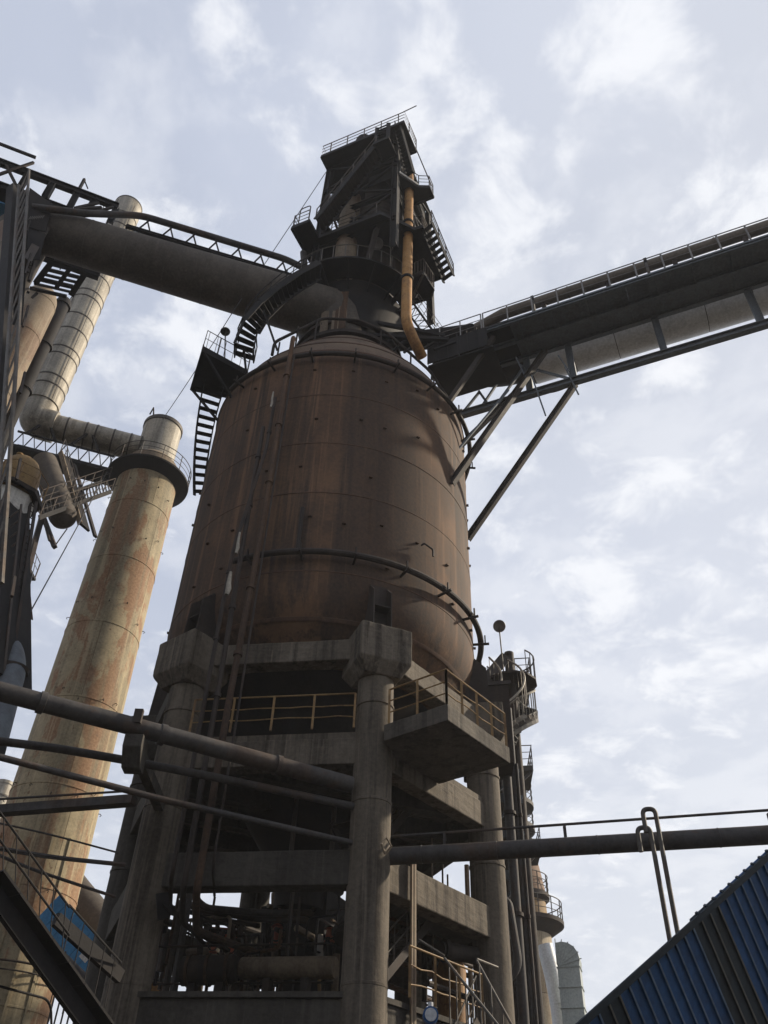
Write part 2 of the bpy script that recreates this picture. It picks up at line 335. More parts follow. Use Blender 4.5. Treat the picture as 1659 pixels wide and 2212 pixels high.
# balcony on the right face
aC = HEX[0]; C0 = pol(O, 5.7, aC, 0); R0 = pol(O, 5.7, HEX[1], 0); tR = (R0-C0).normalized(); nR = V((tR.y, -tR.x, 0))
def BAL(t, n, z): return C0+tR*t+nR*n+E3*z
bal_poly = [BAL(-.35, .62, 0), BAL(-.35, 2.72, 0), BAL(2.75, 2.72, 0), BAL(2.75, .28, 0), BAL(.62, .28, 0)]
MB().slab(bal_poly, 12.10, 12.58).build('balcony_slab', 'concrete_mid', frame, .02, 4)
# part floor at the middle level on the right side
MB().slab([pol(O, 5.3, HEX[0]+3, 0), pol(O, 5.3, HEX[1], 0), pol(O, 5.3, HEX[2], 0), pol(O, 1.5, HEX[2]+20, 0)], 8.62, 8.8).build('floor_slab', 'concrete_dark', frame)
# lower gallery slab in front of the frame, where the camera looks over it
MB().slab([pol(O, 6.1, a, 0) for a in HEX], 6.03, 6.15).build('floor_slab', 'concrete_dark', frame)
railing(frame, [pol(O, 5.9, HEX[5]+6.5, 12.6).lerp(pol(O, 5.9, HEX[0]-6.5, 12.6), t) for t in (0, .25, .5, .75, 1)], 'yellow', 1.06, (1, .66, .33), 1.12, .024, .03, .025)
railing(frame, [BAL(-.30, .75, 12.58), BAL(-.30, 2.66, 12.58)], 'yellow', 1.06, (1, .66, .33), 1.0, .026, .032, .01)
railing(frame, [BAL(-.30, 2.66, 12.58), BAL(2.70, 2.66, 12.58)], 'yellow', 1.06, (1, .66, .33), .78, .026, .032, .05)
fj = lambda t, n, z: BAL(t, n, z)
railing(frame, [BAL(.75, .75, 6.15), BAL(3.9, .75, 6.15)], 'yellow', 1.1, (1, .62, .28), 1.15, .026, .03, .04)
# ragged concrete ledge at the inner edge of the balcony
MB().beam(BAL(.9, .1, 12.8), BAL(1.7, 0.2, 12.72), .18, .1).build('broken_edge', 'concrete_dark', frame, .02)
# ================================================================== the vessel
ves = thing('dust_catcher_vessel', (O.x, O.y, 16.6), 'huge rust-brown cylindrical dust catcher vessel standing on the concrete frame', 'vessel')
courses = [18.05, 21.45, 23.9, 26.55, 29.25]
MB().lathe([(5.575, 17.7), (5.575, 29.3)], O, 96).build('inner_shell', 'vessel_seam', ves)
for j, (z0, z1) in enumerate(zip(courses, courses[1:])):
    n = 9; off = (j % 2)*20+7
    for k in range(n):
        a0 = off+k*360/n; g_ = .05; dr = random.uniform(-.006, .006)
        MB().lathe([(5.57, z0+.02), (5.6+dr, z0+.024), (5.6+dr, z1-.024), (5.57, z1-.02)], O, 12, a0+g_, a0+360/n-g_).build('shell_plate', 'vessel', ves)
for z in courses[:-1]:
    MB().lathe([(5.58, z-.035), (5.612, z-.02), (5.612, z+.02), (5.58, z+.035)], O, 96).build('weld_seam', 'vessel_seam', ves)
for z in (29.25,):
    MB().lathe([(5.56, z-.06), (5.64, z-.04), (5.64, z+.04), (5.56, z+.06)], O, 96).build('weld_seam', 'vessel_seam', ves)
dome_prof = [(5.59, 29.3), (5.42, 29.75), (5.05, 30.5), (4.55, 31.35), (3.95, 32.3), (3.35, 33.2), (2.85, 33.95), (2.7, 34.15)]
MB().lathe(dome_prof, O, 96).build('dome', 'dome', ves)
for r, z in ((5.06, 30.5), (3.96, 32.3)):
    MB().lathe([(r-.02, z-.06), (r+.03, z-.02), (r+.0, z+.06), (r-.06, z+.1)], O, 96).build('weld_seam', 'vessel_seam', ves)
MB().lathe([(2.7, 34.1), (2.95, 34.1), (2.95, 34.32), (2.6, 34.32)], O, 64).build('top_flange', 'steel', ves)
MB().lathe([(5.598, 18.03), (5.595, 17.65), (5.54, 17.2), (5.42, 16.8), (5.25, 16.45), (4.95, 16.05), (4.6, 15.7), (4.2, 15.35)], O, 96).build('knuckle', 'vessel', ves)
MB().lathe([(5.235, 16.37), (5.275, 16.43), (5.30, 16.49), (5.27, 16.52)], O, 96).build('weld_seam', 'vessel_seam', ves)
MB().lathe([(4.2, 15.34), (2.6, 12.9), (1.0, 10.6), (.8, 10.2), (.8, 9.4)], O, 64).build('hopper_bottom', 'black', ves)
# small lugs welded to the shell in rows
for z, st, ph in ((28.0, 14, 2), (25.3, 14, 5), (22.6, 14, -1), (20.2, 14, 4), (18.6, 15, 0)):
    for a in range(-170, 20, st):
        if random.random() < .3: continue
        aa = a+ph+random.uniform(-2.5, 2.5); rd = radial(aa); tg = V((-rd.y, rd.x, 0))
        MB().obox(pol(O, 5.64, aa, z+random.uniform(-.2, .2)), rd*.05, tg*.065, E3*.016).build('lug', 'vessel_seam', ves)
def ring_pipe(z, r, a0, a1, th, mat):
    ro = MB().tube(arc(O, r, a0, a1, z, 60), th, 10).build('ring_pipe', mat, ves)
    for a in range(int(a0)+6, int(a1)-2, 17):
        rd = radial(a); tg = V((-rd.y, rd.x, 0))
        m = MB().beam(pol(O, 5.58, a, z-.16), pol(O, r+.3, a, z-.16), .07, .07); m.beam(pol(O, r+.16, a, z-.16), pol(O, r+.16, a, z+.2), .05, .05, tg)
        sub(m, 'bracket', 'steel', ro)
ring_pipe(28.75, 5.86, -140, 40, .10, 'steel')
ring_pipe(18.62, 5.88, -118, 30, .11, 'steel')
# short stub pipes and brackets seen on the shell
a_ = -96.5
MB().tube([pol(O, 5.75, a_, 18.75), pol(O, 5.75, a_, 20.6)], .07, 8).build('stub_pipe', 'steel', ves)
MB().tube(fillet([pol(O, 5.7, -53, 20.1), pol(O, 5.85, -53, 20.1), pol(O, 5.85, -49, 20.05), pol(O, 5.85, -49, 19.75)], .08), .035, 6).build('handle_bar', 'steel', ves)
# each support bracket sits on a capital
for a in HEX:
    rd = radial(a); tg = V((-rd.y, rd.x, 0)); m = MB()
    c = pol(O, 5.6, a, 0)
    m.slab([c+rd*.02-tg*.34, c+rd*.5-tg*.34, c+rd*.5+tg*.34, c+rd*.02+tg*.34], 15.73, 15.81)
    b = m.build('support_bracket', 'grey_steel', ves)
    sub(MB().slab([c+rd*.0-tg*.30, c+rd*.06-tg*.30, c+rd*.06+tg*.30, c+rd*.0+tg*.30], 15.815, 17.75), 'back_plate', 'steel', b)
    for s in (-1, 1):
        g0 = c+tg*(.29*s); vs = []
        for t_ in (-.018, .018):
            vs += [g0+tg*t_+rd*x+E3*z for x, z in ((-.55, 15.815), (.5, 15.815), (.42, 17.35), (.07, 17.7), (-.1, 17.7))]
        sub(MB().add(vs, [(4, 3, 2, 1, 0), (5, 6, 7, 8, 9)]+[(i, (i+1) % 5, 5+(i+1) % 5, 5+i) for i in range(5)]), 'gusset', 'steel', b)
    sub(MB().slab([c+rd*.065-tg*.265, c+rd*.43-tg*.265, c+rd*.43+tg*.265, c+rd*.065+tg*.265], 16.75, 16.79), 'stiffener', 'steel', b)

# riser pipes down the left front of the vessel
risers = []
def riser(pts, r, mat, label, clamps=()):
    t = thing('riser_pipe', pts[-1], label, 'pipe', None)
    po = MB().tube(fillet(pts, .35), r, 10).build('pipe_run', mat, t)
    for z in clamps:
        p = next((V(a).lerp(V(b), (z-a.z)/(b.z-a.z)) for a, b in zip(pts, pts[1:]) if abs(b.z-a.z) > .3 and min(a.z, b.z) <= z <= max(a.z, b.z)), None)
        if p is not None: sub(MB().lathe([(r, z-.07), (r*1.45, z-.06), (r*1.45, z+.06), (r, z+.07)], (p.x, p.y), 14), 'flange', mat, po)
    return t
def az_pt(az, D, z): return V((D*math.sin(R_(az)), D*math.cos(R_(az)), z))
riser([az_pt(-10.35, 22.6, 30.6), az_pt(-10.45, 21.75, 29.6), az_pt(-10.55, 21.68, 19.2), az_pt(-10.9, 21.62, 12.9), az_pt(-10.95, 21.6, 8.0), az_pt(-10.6, 24.6, 7.95), az_pt(-7, 26, 7.9)], .095, 'vessel', 'long rusty riser pipe running up the vessel shell to the dome rail', (27.2, 24.4, 21.5, 17.0, 14.6))
riser([az_pt(-11.9, 22.0, 24.4), az_pt(-11.9, 21.8, 20.3), az_pt(-11.8, 21.62, 14), az_pt(-11.8, 21.6, 8.1), az_pt(-11.5, 24.4, 8.05), az_pt(-8.5, 26.5, 8.0)], .075, 'steel', 'dark riser pipe beside the rusty riser, ending halfway up the shell', (22.8, 20.4, 16.2, 13.2))
riser([az_pt(-11.25, 21.9, 26.0), az_pt(-11.3, 21.75, 23), az_pt(-12.6, 21.62, 18.2), az_pt(-12.65, 21.6, 8.3), az_pt(-12.4, 24.0, 8.3), az_pt(-10, 26.8, 8.2)], .06, 'steel', 'thin dark riser pipe with white lagging scraps left of the rusty riser', (24.0, 17.4, 15.0))
riser([az_pt(-10.05, 21.7, 28.5), az_pt(-10.15, 21.6, 12), az_pt(-10.2, 21.55, 8.6), az_pt(-9.8, 23.4, 8.5)], .035, 'steel', 'thinnest conduit hanging right of the rusty riser pipe', ())
for q, z_, s_, lab in ((-11.55, 25.4, .05, 'thin white scrap of lagging high on the riser pipes'), (-12.3, 18.5, .06, 'white scrap of lagging on the risers beside the lower ring pipe'), (-12.45, 16.9, .09, 'thick white scrap of lagging on the risers near the left capital')):
    p = az_pt(q, 21.45, z_); tag(MB().tube([p-E3*.45, p-E3*.2+V((.02, .01, 0)), p, p+E3*.4], [s_*.7, s_, s_*.8, s_*.5], 8).build('lagging_scrap', 'clad'), lab, 'lagging', 'lagging scraps on the risers')

# ================================================================== handrail round the dome (top left) and small platforms
dr = thing('dome_edge_rail', pol(O, 3.2, -100, 33.9), 'low steel pipe frame around the top of the vessel dome', 'rail')
MB().tube(fillet([pol(O, 4.9, -128, 31.0), pol(O, 4.9, -128, 31.9), pol(O, 3.35, -110, 34.75), pol(O, 3.15, -80, 34.8), pol(O, 3.4, -55, 34.3), pol(O, 4.6, -30, 32.2), pol(O, 5.3, -18, 30.6)], .3), .07, 8).build('rail', 'steel', dr)
for a, r, z0, z1 in ((-128, 4.6, 31.3, 32.2), (-119, 4.3, 31.7, 33.2), (-112, 3.6, 32.8, 34.4), (-60, 3.3, 33.2, 34.4), (-40, 4.0, 32.2, 33.2)):
    MB().tube([pol(O, r, a, z0-.1), pol(O, r, a, z1)], .04, 6).build('post', 'steel', dr)

# left landing with lamp
lp = thing('stair_landing', pol(O, 6.4, 205, 30.6), 'black plate landing with railing and lamp hung on the left of the vessel', 'platform')
zl = 30.7
lpoly = [at_h(440, 748, zl), at_h(415, 831, zl), at_h(493, 847, zl), at_h(535, 800, zl)]
MB().slab(lpoly, zl-.12, zl).build('deck', 'black', lp)
for i in range(4):
    a, b = lpoly[i], lpoly[(i+1) % 4]; MB().beam(V((a.x, a.y, zl-.2)), V((b.x, b.y, zl-.2)), .08, .34).build('edge_beam', 'black', lp)
railing(lp, [V((p.x, p.y, zl)) for p in (lpoly[3], lpoly[0], lpoly[1])], 'handrail', 1.1, (1, .5), 1.6, .025, .026, bal=.42)
for e in (lpoly[1], lpoly[0]):
    MB().beam(V((e.x, e.y, zl-.25)), pol(O, 5.6, 200 if e is lpoly[1] else 216, zl-1.9), .09, .09).build('strut', 'black', lp)
def dish_lamp(base, top, r, label, tilt=(0, 0, -1), mat='lamp', neck=None):
    t = thing('dish_lamp', base, label, 'lamp')
    pts = [V(base), V(top)] if not neck else fillet([V(base)]+[V(n) for n in neck]+[V(top)], .25)
    MB().tube(pts, .03, 8).build('pole', 'handrail', t)
    d = V(tilt).normalized(); x = d.orthogonal().normalized(); y = d.cross(x); prof = [(.06, -.34), (.09, -.2), (.12, -.14), (r*.75, -.07), (r, .0), (r*.96, .03), (.10, -.04)]; seg = 24; vs = []
    for rr, h in prof:
        for k in range(seg): vs.append(V(top)+d*(h+.1)+(x*math.cos(6.2832*k/seg)+y*math.sin(6.2832*k/seg))*rr)
    fs = [(j*seg+k, j*seg+(k+1) % seg, (j+1)*seg+(k+1) % seg, (j+1)*seg+k) for j in range(len(prof)-1) for k in range(seg)]
    fs.append(tuple(range((len(prof)-1)*seg, len(prof)*seg)))
    MB().add(vs, fs, True).build('lamp_shade', mat, t)
    return t
lb = at_d(485, 778, 24.6); dish_lamp((lb.x, lb.y, zl), at_d(487, 714, 24.6), .22, 'small dish lamp on a short pole on the left landing', (.1, -.2, -1))
# stair below the landing, winding down behind the vessel
lo = []; ri = []
for i in range(13):
    t = i/12; a = 205-t*26; z = zl-.2-t*4.3
    lo.append(pol(O, 6.62-.5*t, a, z)); ri.append(pol(O, 5.72, a, z))
st1 = thing('spiral_stair', pol(O, 6.2, 180, 24), 'black open-tread stair winding down the left flank of the vessel', 'stair')
stair(st1, lo, ri, 'black', .30, .22)
# curved stair from the landing up to the ring walkway
pp = [(523, 800, 24.3), (527, 748, 23.7), (542, 705, 23.35), (570, 668, 23.2), (605, 636, 23.15), (645, 608, 23.15), (690, 583, 23.2)]
cl = [at_d(*p) for p in pp]; cl[0].z = zl
lo, ri = [], []
for i, p in enumerate(cl):
    d = cl[min(i+1, 6)]-cl[max(i-1, 0)]; w = V((p.x-O.x, p.y-O.y, 0)).normalized(); d2 = V((d.x, d.y, 0)).normalized()
    n = V((-d2.y, d2.x, 0)); n = n if n.dot(w) > 0 else -n
    n = (n*.6+w*.4).normalized(); lo.append(p+n*.42); ri.append(p-n*.42)
st2 = thing('curved_stair', cl[0], 'black curved stair sweeping from the left landing to the round walkway', 'stair')
stair(st2, lo, ri, 'black', .30, .26, .05, .3)
railing(st2, lo, 'black', 1.0, (1, .5), 1.2, .03, .02)
railing(st2, ri, 'black', 1.0, (1, .5), 1.2, .03, .02)
for i in (1, 3):
    MB().beam(cl[i]-E3*.1, pol(O, 5.45, 214+i*9, 29.6+i*.2), .08, .08).build('strut', 'black', st2)

# ================================================================== head tower
tw = thing('head_tower', (O.x, O.y, 34.3), 'soot-black steel head tower with railed platforms above the vessel', 'tower')
# throat and hoppers
MB().lathe([(2.5, 34.3), (2.45, 35.6), (2.5, 36.8), (2.9, 38.4)], O, 40).build('throat', 'black', tw)
MB().lathe([(2.55, 35.2), (2.75, 35.2), (2.75, 35.4), (2.55, 35.4)], O, 40).build('flange', 'steel', tw)
hc = TW(1.6, -.9, 0)
MB().lathe([(1.0, 38.4), (1.2, 40.0), (1.9, 42.2), (1.9, 45.4), (1.5, 46.6), (.8, 47.6), (.8, 49.8)], hc, 32).build('hopper', 'steel', tw)
MB().lathe([(.55, 38.6), (.55, 45.8)], TW(1.0, -3.0, 0), 20).build('bleeder_pipe', 'brownpipe', tw)
# legs, bracing and wall sheets
legs = [(-.55, -3.4), (3.9, -3.4), (3.9, 1.6), (-.55, 1.6)]
for a, b in legs: MB().ibeam(TW(a, b, 38.6), TW(a+.05*(1.6-a), b+.04*(-.9-b), 49.9), .34, .34, .04, E1).build('leg', 'black', tw)
for z in (41.2, 44.0, 47.0, 49.7):
    for (a0, b0), (a1, b1) in zip(legs, legs[1:]+legs[:1]): MB().ibeam(TW(a0, b0, z), TW(a1, b1, z), .2, .3, .03).build('girt', 'black', tw)
for z0, z1 in ((41.4, 44.0), (44.0, 47.0), (47.0, 49.6)):
    for (a0, b0), (a1, b1) in zip(legs, legs[1:]+legs[:1]):
        MB().beam(TW(a0, b0, z0), TW(a1, b1, z1), .12, .12).build('brace', 'black', tw); MB().beam(TW(a1, b1, z0+.01), TW(a0, b0, z1+.01), .12, .12).build('brace', 'black', tw)
for a0, a1 in ((.55, 1.6), (1.62, 2.7), (2.72, 3.85)): MB().beam(TW((a0+a1)/2, 1.3, 41.5), TW((a0+a1)/2, 1.3, 49.6), a1-a0, .03, E2).build('wall_sheet', 'black', tw)
for b0, b1 in ((-3.2, -1.7), (-1.68, -.2), (-.18, 1.2)): MB().beam(TW(3.75, (b0+b1)/2, 41.5), TW(3.75, (b0+b1)/2, 49.6), b1-b0, .03, E1).build('wall_sheet', 'black', tw)
MB().beam(TW(2.9, -3.1, 46.2), TW(2.9, -3.1, 49.7), 1.7, .03, E2).build('wall_sheet', 'black', tw)
# platforms: (corner list in tower axes, level)
def platform(poly, z, name='platform', th=.16, mat='black'):
    MB().slab([TW(a, b, 0) for a, b in poly], z-th, z).build(name, mat, tw)
    for (a0, b0), (a1, b1) in zip(poly, poly[1:]+poly[:1]):
        MB().beam(TW(a0, b0, z-th-.09), TW(a1, b1, z-th-.09), .07, .17).build('edge_beam', mat, tw)
T0, T1 = -.62, 4.62
platform([(T0, -4.22), (T1, -4.22), (T1, -2.35), (T0, -2.35)], 50.0)
platform([(T0+.15, -2.3), (3.5, -2.3), (3.5, 1.2), (T0+.15, 1.2)], 49.95)
railing(tw, [TW(T0, -2.6, 50), TW(T0, -4.18, 50), TW(T1, -4.18, 50), TW(T1, -2.4, 50)], 'handrail_dark', 1.15, (1, .68, .36), 1.02, .03, .03)
MB().tube([TW(T1-.1, -4.18, 51.16), TW(T1+.75, -4.2, 51.2)], .03, 6).build('rail_end', 'handrail_dark', tw)
MB().lathe([(.5, 50.0), (.52, 50.5), (.3, 50.75), (.05, 50.8)], TW(1.9, -3.7, 0), 20).build('winch_cover', 'black', tw)
# right balcony with lamp
platform([(4.02, -3.35), (4.72, -2.25), (5.28, -2.0), (5.28, -1.38), (3.8, -1.38), (3.8, -3.0)], 46.0)
railing(tw, [TW(4.06, -3.3, 46), TW(4.72, -2.25, 46)], 'handrail', 1.05, (1, .05), 1.3, .025, .026, bal=.16)
railing(tw, [TW(4.72, -2.25, 46), TW(5.25, -2.0, 46), TW(5.25, -1.42, 46)], 'handrail_dark', 1.05, (1, .66, .33), .6, .025, .026)
MB().beam(TW(4.06, -3.38, 45.93), TW(4.74, -2.3, 45.93), .03, .16).build('toe_plate', 'white', tw)
lb = at_h(864, 376, 46.0); dish_lamp(TW(4.2, -3.0, 46.0), at_d(871, 353, math.hypot(TW(4.2, -3, 0).x, TW(4.2, -3, 0).y)), .27, 'round lamp on the right balcony of the head tower', (.3, -.8, -.5))
# mid platform
platform([(-.2, -3.88), (3.3, -3.88), (4.0, -3.1), (4.55, -2.4), (5.02, -2.38), (5.02, .8), (-1.25, .8), (-1.25, -4.9), (-.2, -4.9)], 41.5)
railing(tw, [TW(-1.2, -3.0, 41.5), TW(-1.2, -4.85, 41.5), TW(-.3, -4.85, 41.5)], 'handrail_dark', 1.05, (1, .66, .33), 1.0, .03, .03)
railing(tw, [TW(.5, -3.84, 41.5), TW(3.3, -3.84, 41.5), TW(4.0, -3.1, 41.5)], 'handrail_dark', 1.05, (1, .66, .33), 1.2, .025, .026)
railing(tw, [TW(4.55, -2.36, 41.5), TW(4.98, -2.36, 41.5), TW(4.98, -.6, 41.5)], 'handrail_dark', 1.05, (1, .66, .33), .9, .025, .026)
MB().tube(fillet([TW(-.9, -4.85, 41.5), TW(-.9, -4.85, 43.0), TW(-.3, -4.85, 43.0), TW(-.3, -4.85, 42.3)], .2), .03, 6).build('gate_hoop', 'handrail_dark', tw)
# main stair across the front of the tower: from the mid platform to the top
A0, A1 = TW(.05, -4.75, 41.55), TW(3.05, -4.45, 47.9); 
f0, f1 = TW(.05, -3.95, 41.55), TW(3.05, -3.7, 47.9)
so = stair(tw, [A0, A1], [f0, f1], 'black', .33, .26, .06, .26, 'steel')
railing(tw, [A0, A1], 'handrail_dark', 1.0, (1, .5), 1.3, .03, .03)
railing(tw, [f0, f1], 'handrail_dark', 1.0, (1, .5), 1.3, .03, .03)
stair(tw, [TW(3.05, -4.4, 47.9), TW(3.05, -4.4, 50)], [TW(3.75, -4.4, 47.9), TW(3.75, -4.4, 50)], 'black', .3, .08)
platform([(3.0, -4.6), (3.9, -4.6), (3.9, -3.5), (3.0, -3.5)], 47.9, 'landing')
# stairs zig-zag down the right flank
stair(tw, [TW(3.95, -4.0, 49.9), TW(4.3, -2.9, 46.0)], [TW(4.35, -4.15, 49.9), TW(4.75, -3.0, 46.0)], 'black', .3, .2)
railing(tw, [TW(3.95, -4.0, 49.9), TW(4.3, -2.9, 46.0)], 'handrail', 1.0, (1, .5), 1.6, .025, .026)
MB().tube([TW(4.62, -2.4, 50.0), TW(5.2, -1.5, 46.9)], .035, 6).build('hand_line', 'handrail_dark', tw)
stair(tw, [TW(4.9, -2.2, 41.4), TW(5.35, -.35, 38.9)], [TW(5.5, -2.4, 41.4), TW(5.95, -.55, 38.9)], 'black', .28, .22)
railing(tw, [TW(5.5, -2.4, 41.4), TW(5.95, -.55, 38.9)], 'handrail_dark', 1.1, (1, .66, .33), 1.0, .028, .028)
railing(tw, [TW(4.9, -2.2, 41.4), TW(5.35, -.35, 38.9)], 'handrail_dark', 1.1, (1, .66, .33), 1.0, .028, .028)
S_ = 1.8228
def z4(x, y): return ((1150+x/2.765)/S_, (920+y/2.765)/S_)
def z3(x, y): return ((1150+x/2.765)/S_, (420+y/2.765)/S_)
lz = 38.6
land = [at_h(*z4(*q), lz) for q in ((1545, 580), (1510, 690), (1290, 700), (1300, 460), (1430, 400))]
MB().slab(land, lz-.14, lz).build('landing', 'black', tw)
for a, b in zip(land, land[1:]+land[:1]): MB().beam(V((a.x, a.y, lz-.22)), V((b.x, b.y, lz-.22)), .06, .16).build('edge_beam', 'black', tw)
railing(tw, [V((p.x, p.y, lz)) for p in (land[0], land[4], land[3])], 'handrail_dark', 1.05, (1, .05), 1.0, .025, .026, bal=.17)
MB().beam(V((land[4].x, land[4].y, lz-.3)), V((land[2].x, land[2].y, lz-.3)), .12, .12).build('joist', 'handrail', tw)
MB().beam(V((land[3].x, land[3].y, lz-.3)), TW(2.2, -.5, 38.0), .16, .3).build('bracket_beam', 'black', tw)
MB().beam(V((land[2].x, land[2].y, lz-.3)), TW(2.2, .5, 38.0), .16, .3).build('bracket_beam', 'black', tw)
# round walkway with its rail
wz = 38.7
MB().lathe([(2.85, wz-.12), (4.05, wz-.12), (4.05, wz), (2.85, wz), (2.85, wz-.12)], O, 60, 180, 330, False).build('round_walkway', 'black', tw)
for a in range(188, 330, 20): MB().beam(pol(O, 2.6, a, wz-.9), pol(O, 4.0, a, wz-.2), .08, .1).build('walkway_bracket', 'black', tw)
railing(tw, arc(O, 4.0, 222, 318, wz, 16), 'handrail', 1.1, (1, .04), .62, .028, .022)
for a, r0, w in ((258, 2.95, .35), (263, 2.95, .55), (246, 2.9, .4)): MB().beam(pol(O, 2.72, a, 34.4), pol(O, 2.72, a, 37.6), w, .05, radial(a)).build('cover_plate', 'brownpipe' if w < .5 else 'vessel', tw)
MB().beam(TW(2.3, -3.0, 38.8), TW(2.9, -3.3, 41.3), .22, .22).build('strut', 'steel', tw)
lb = pol(O, 4.0, 299, wz); dish_lamp(lb, at_d(*z4(925, 115), math.hypot(lb.x, lb.y)), .33, 'round lamp on a bent pole at the round walkway rail', (-.1, -.7, -.7), neck=[lb+E3*1.9])
# ducts hanging off the tower body towards the gallery
MB().tube(fillet([TW(2.0, .4, 36.6), TW(4.2, .3, 35.6), TW(6.5, .3, 34.9)], .8), .5, 14).build('side_duct', 'black', tw)
for a in range(0, 5): MB().beam(TW(2.0+a*.75, -1.0, 33.9-a*.25), TW(2.9+a*.75, -.6, 35.7-a*.55), .1, .1).build('frame_member', 'black', tw)
MB().beam(TW(1.5, -1.6, 35.0), TW(5.6, -.7, 33.7), .16, .2).build('frame_member', 'black', tw)
MB().beam(TW(1.8, -1.2, 36.4), TW(5.3, -.4, 34.5), .16, .2).build('frame_member', 'black', tw)

# ochre down pipe on the right front of the tower
op = thing('ochre_vent_pipe', at_d(905, 765, 23.9), 'ochre painted vertical vent pipe with a bent foot beside the head tower', 'pipe')
opx = lambda el_, D=23.9: az_pt(1.68, D, CAMH+D*math.tan(R_(el_)))
zt = CAMH+23.6*math.tan(R_(63.0))
pth = [TW(3.2, -2.6, zt-.15), az_pt(1.74, 23.6, zt), az_pt(1.66, 23.6, CAMH+23.6*math.tan(R_(53.9))), at_d(893, 733, 24.0), at_d(912, 772, 24.8)]
MB().tube(fillet(pth, .7, 8), .25, 20).build('pipe_run', 'orange', op)
for e_ in (60.0, 56.6): 
    z = CAMH+23.6*math.tan(R_(e_)); p = az_pt(1.69, 23.6, z); MB().lathe([(.25, z-.1), (.31, z-.09), (.31, z+.05), (.25, z+.06)], (p.x, p.y), 20).build('clamp', 'black', op)

# caged ladder down to the gallery
lad = thing('caged_ladder', at_h(*z4(1590, 1150), 35), 'steep lattice ladder with hoop cage between tower landing and gallery', 'ladder')
p0, p1 = at_d(*z4(1200, 590), 24.3), at_d(*z4(1600, 1150), 25.6); q0, q1 = at_d(*z4(1190, 760), 24.3), at_d(*z4(1470, 1150), 25.6)
MB().beam(p0, p1, .08, .08).build('stringer', 'black', lad); MB().beam(q0, q1, .08, .08).build('stringer', 'black', lad)
for i in range(9):
    t = i/8; a = p0.lerp(p1, t); b = q0.lerp(q1, t); MB().tube([a, b], .022, 6).build('rung', 'black', lad)
    if i < 8: MB().tube([b, p0.lerp(p1, t+.125)], .022, 6).build('lacing', 'black', lad)
hd = at_d(*z4(1640, 1060), 25.6)-p1
for i in range(1, 7):
    t = .15+i*.14; a = p0.lerp(p1, t); w = (hd.normalized()*.62); up = (p1-p0).normalized().cross(w).normalized()*.33
    MB().tube([a+up, a+up*.9+w*.6, a+w, a-up*.9+w*.6, a-up], .016, 5).build('cage_hoop', 'handrail', lad)
for s in (-.7, 0, .7):
    w = hd.normalized()*(.62 if s == 0 else .55); up = (p1-p0).normalized().cross(w).normalized()*.33*s
    MB().tube([p0.lerp(p1, .2)+w+up, p0.lerp(p1, 1.0)+w+up], .014, 5).build('cage_bar', 'handrail', lad)

# ================================================================== downcomer duct to the left, with walkway
DL, DR = V((-16.6, 22.27, 38.2)), V((-1.8, 26.1, 37.15)); dd = (DR-DL).normalized()
dc = thing('downcomer_duct', DR, 'massive dusty grey-brown duct running from the head tower to the left trestle', 'duct')
du = MB().tube([DL+dd*.0, DL+dd*.01, DR-dd*1.6, DR-dd*1.3], [1.10, 1.12, 1.36, 1.37], 40).build('duct_shell', 'duct', dc)
dl_ = (DR-DL).length
for k in range(1, 8):
    p = DL+dd*(dl_*k/8); rr_ = 1.12+.24*k/8/(1-1.6/dl_); sub(MB().tube([p-dd*.03, p-dd*.025, p+dd*.025, p+dd*.03], [rr_-.005, rr_+.014, rr_+.014, rr_-.005], 40, False), 'weld_seam', 'duct', du)
MB().tube(fillet([DL+dd*.5, DL-dd*.9, DL-dd*1.6-E3*2.2, DL-dd*1.7-E3*7], 1.5, 8), 1.05, 28).build('elbow', 'duct', dc)
MB().tube(fillet([DR-dd*2.2, DR-dd*.9, DR-dd*.35-E3*2.6], 1.2, 8), 1.34, 32).build('drop_leg', 'duct', dc)
sd = V((dd.y, -dd.x, 0)).normalized()                  # towards the camera
# walkway frame on top of it
ww = thing('duct_walkway', DL+E3*1.3, 'slim lattice walkway with handrails on top of the massive duct', 'walkway')
def WK(t, s, z): return DL+dd*t+sd*s+E3*z
L0, L1 = 3.4, dl_-2.6
MB().ibeam(WK(L0, .75, 1.25), WK(L1, .75, 1.25), .16, .22, .03).build('stringer', 'black', ww); MB().ibeam(WK(L0, -.45, 1.55), WK(L1, -.45, 1.55), .16, .22, .03).build('stringer', 'black', ww)
n = 17
for k in range(n): 
    t = L0+(L1-L0)*k/(n-1); MB().beam(WK(t, .75, 1.38), WK(t, -.45, 1.38), .07, .06).build('cross_bar', 'black', ww)
railing(ww, [WK(L0, -.45, 1.66), WK(L1, -.45, 1.66)], 'handrail_dark', 1.05, (1, .66, .33), .75, .02, .02)
for k in range(0, 8): 
    t = L0+.6+k*1.15
    MB().beam(WK(t, .75, 1.36), WK(t+.35, .8, 2.3), .06, .06).build('pipe_stand', 'black', ww); MB().beam(WK(t+.55, .75, 1.36), WK(t+.2, .8, 2.3), .06, .06).build('pipe_stand', 'black', ww)
sp = thing('steam_pipe', WK(L0, .6, 2.2), 'dark round pipe carried on stands along the massive duct', 'pipe')
MB().tube(fillet([WK(-.6, 1.45, -.5), WK(1.6, 1.4, .3), WK(L0+.5, .8, 2.45), WK(L1-1.4, .8, 2.45), WK(L1-.4, .8, 2.1), TW(-1.2, -3.6, 40.9)], .6), .17, 14).build('pipe_run', 'pipe_dark', sp)

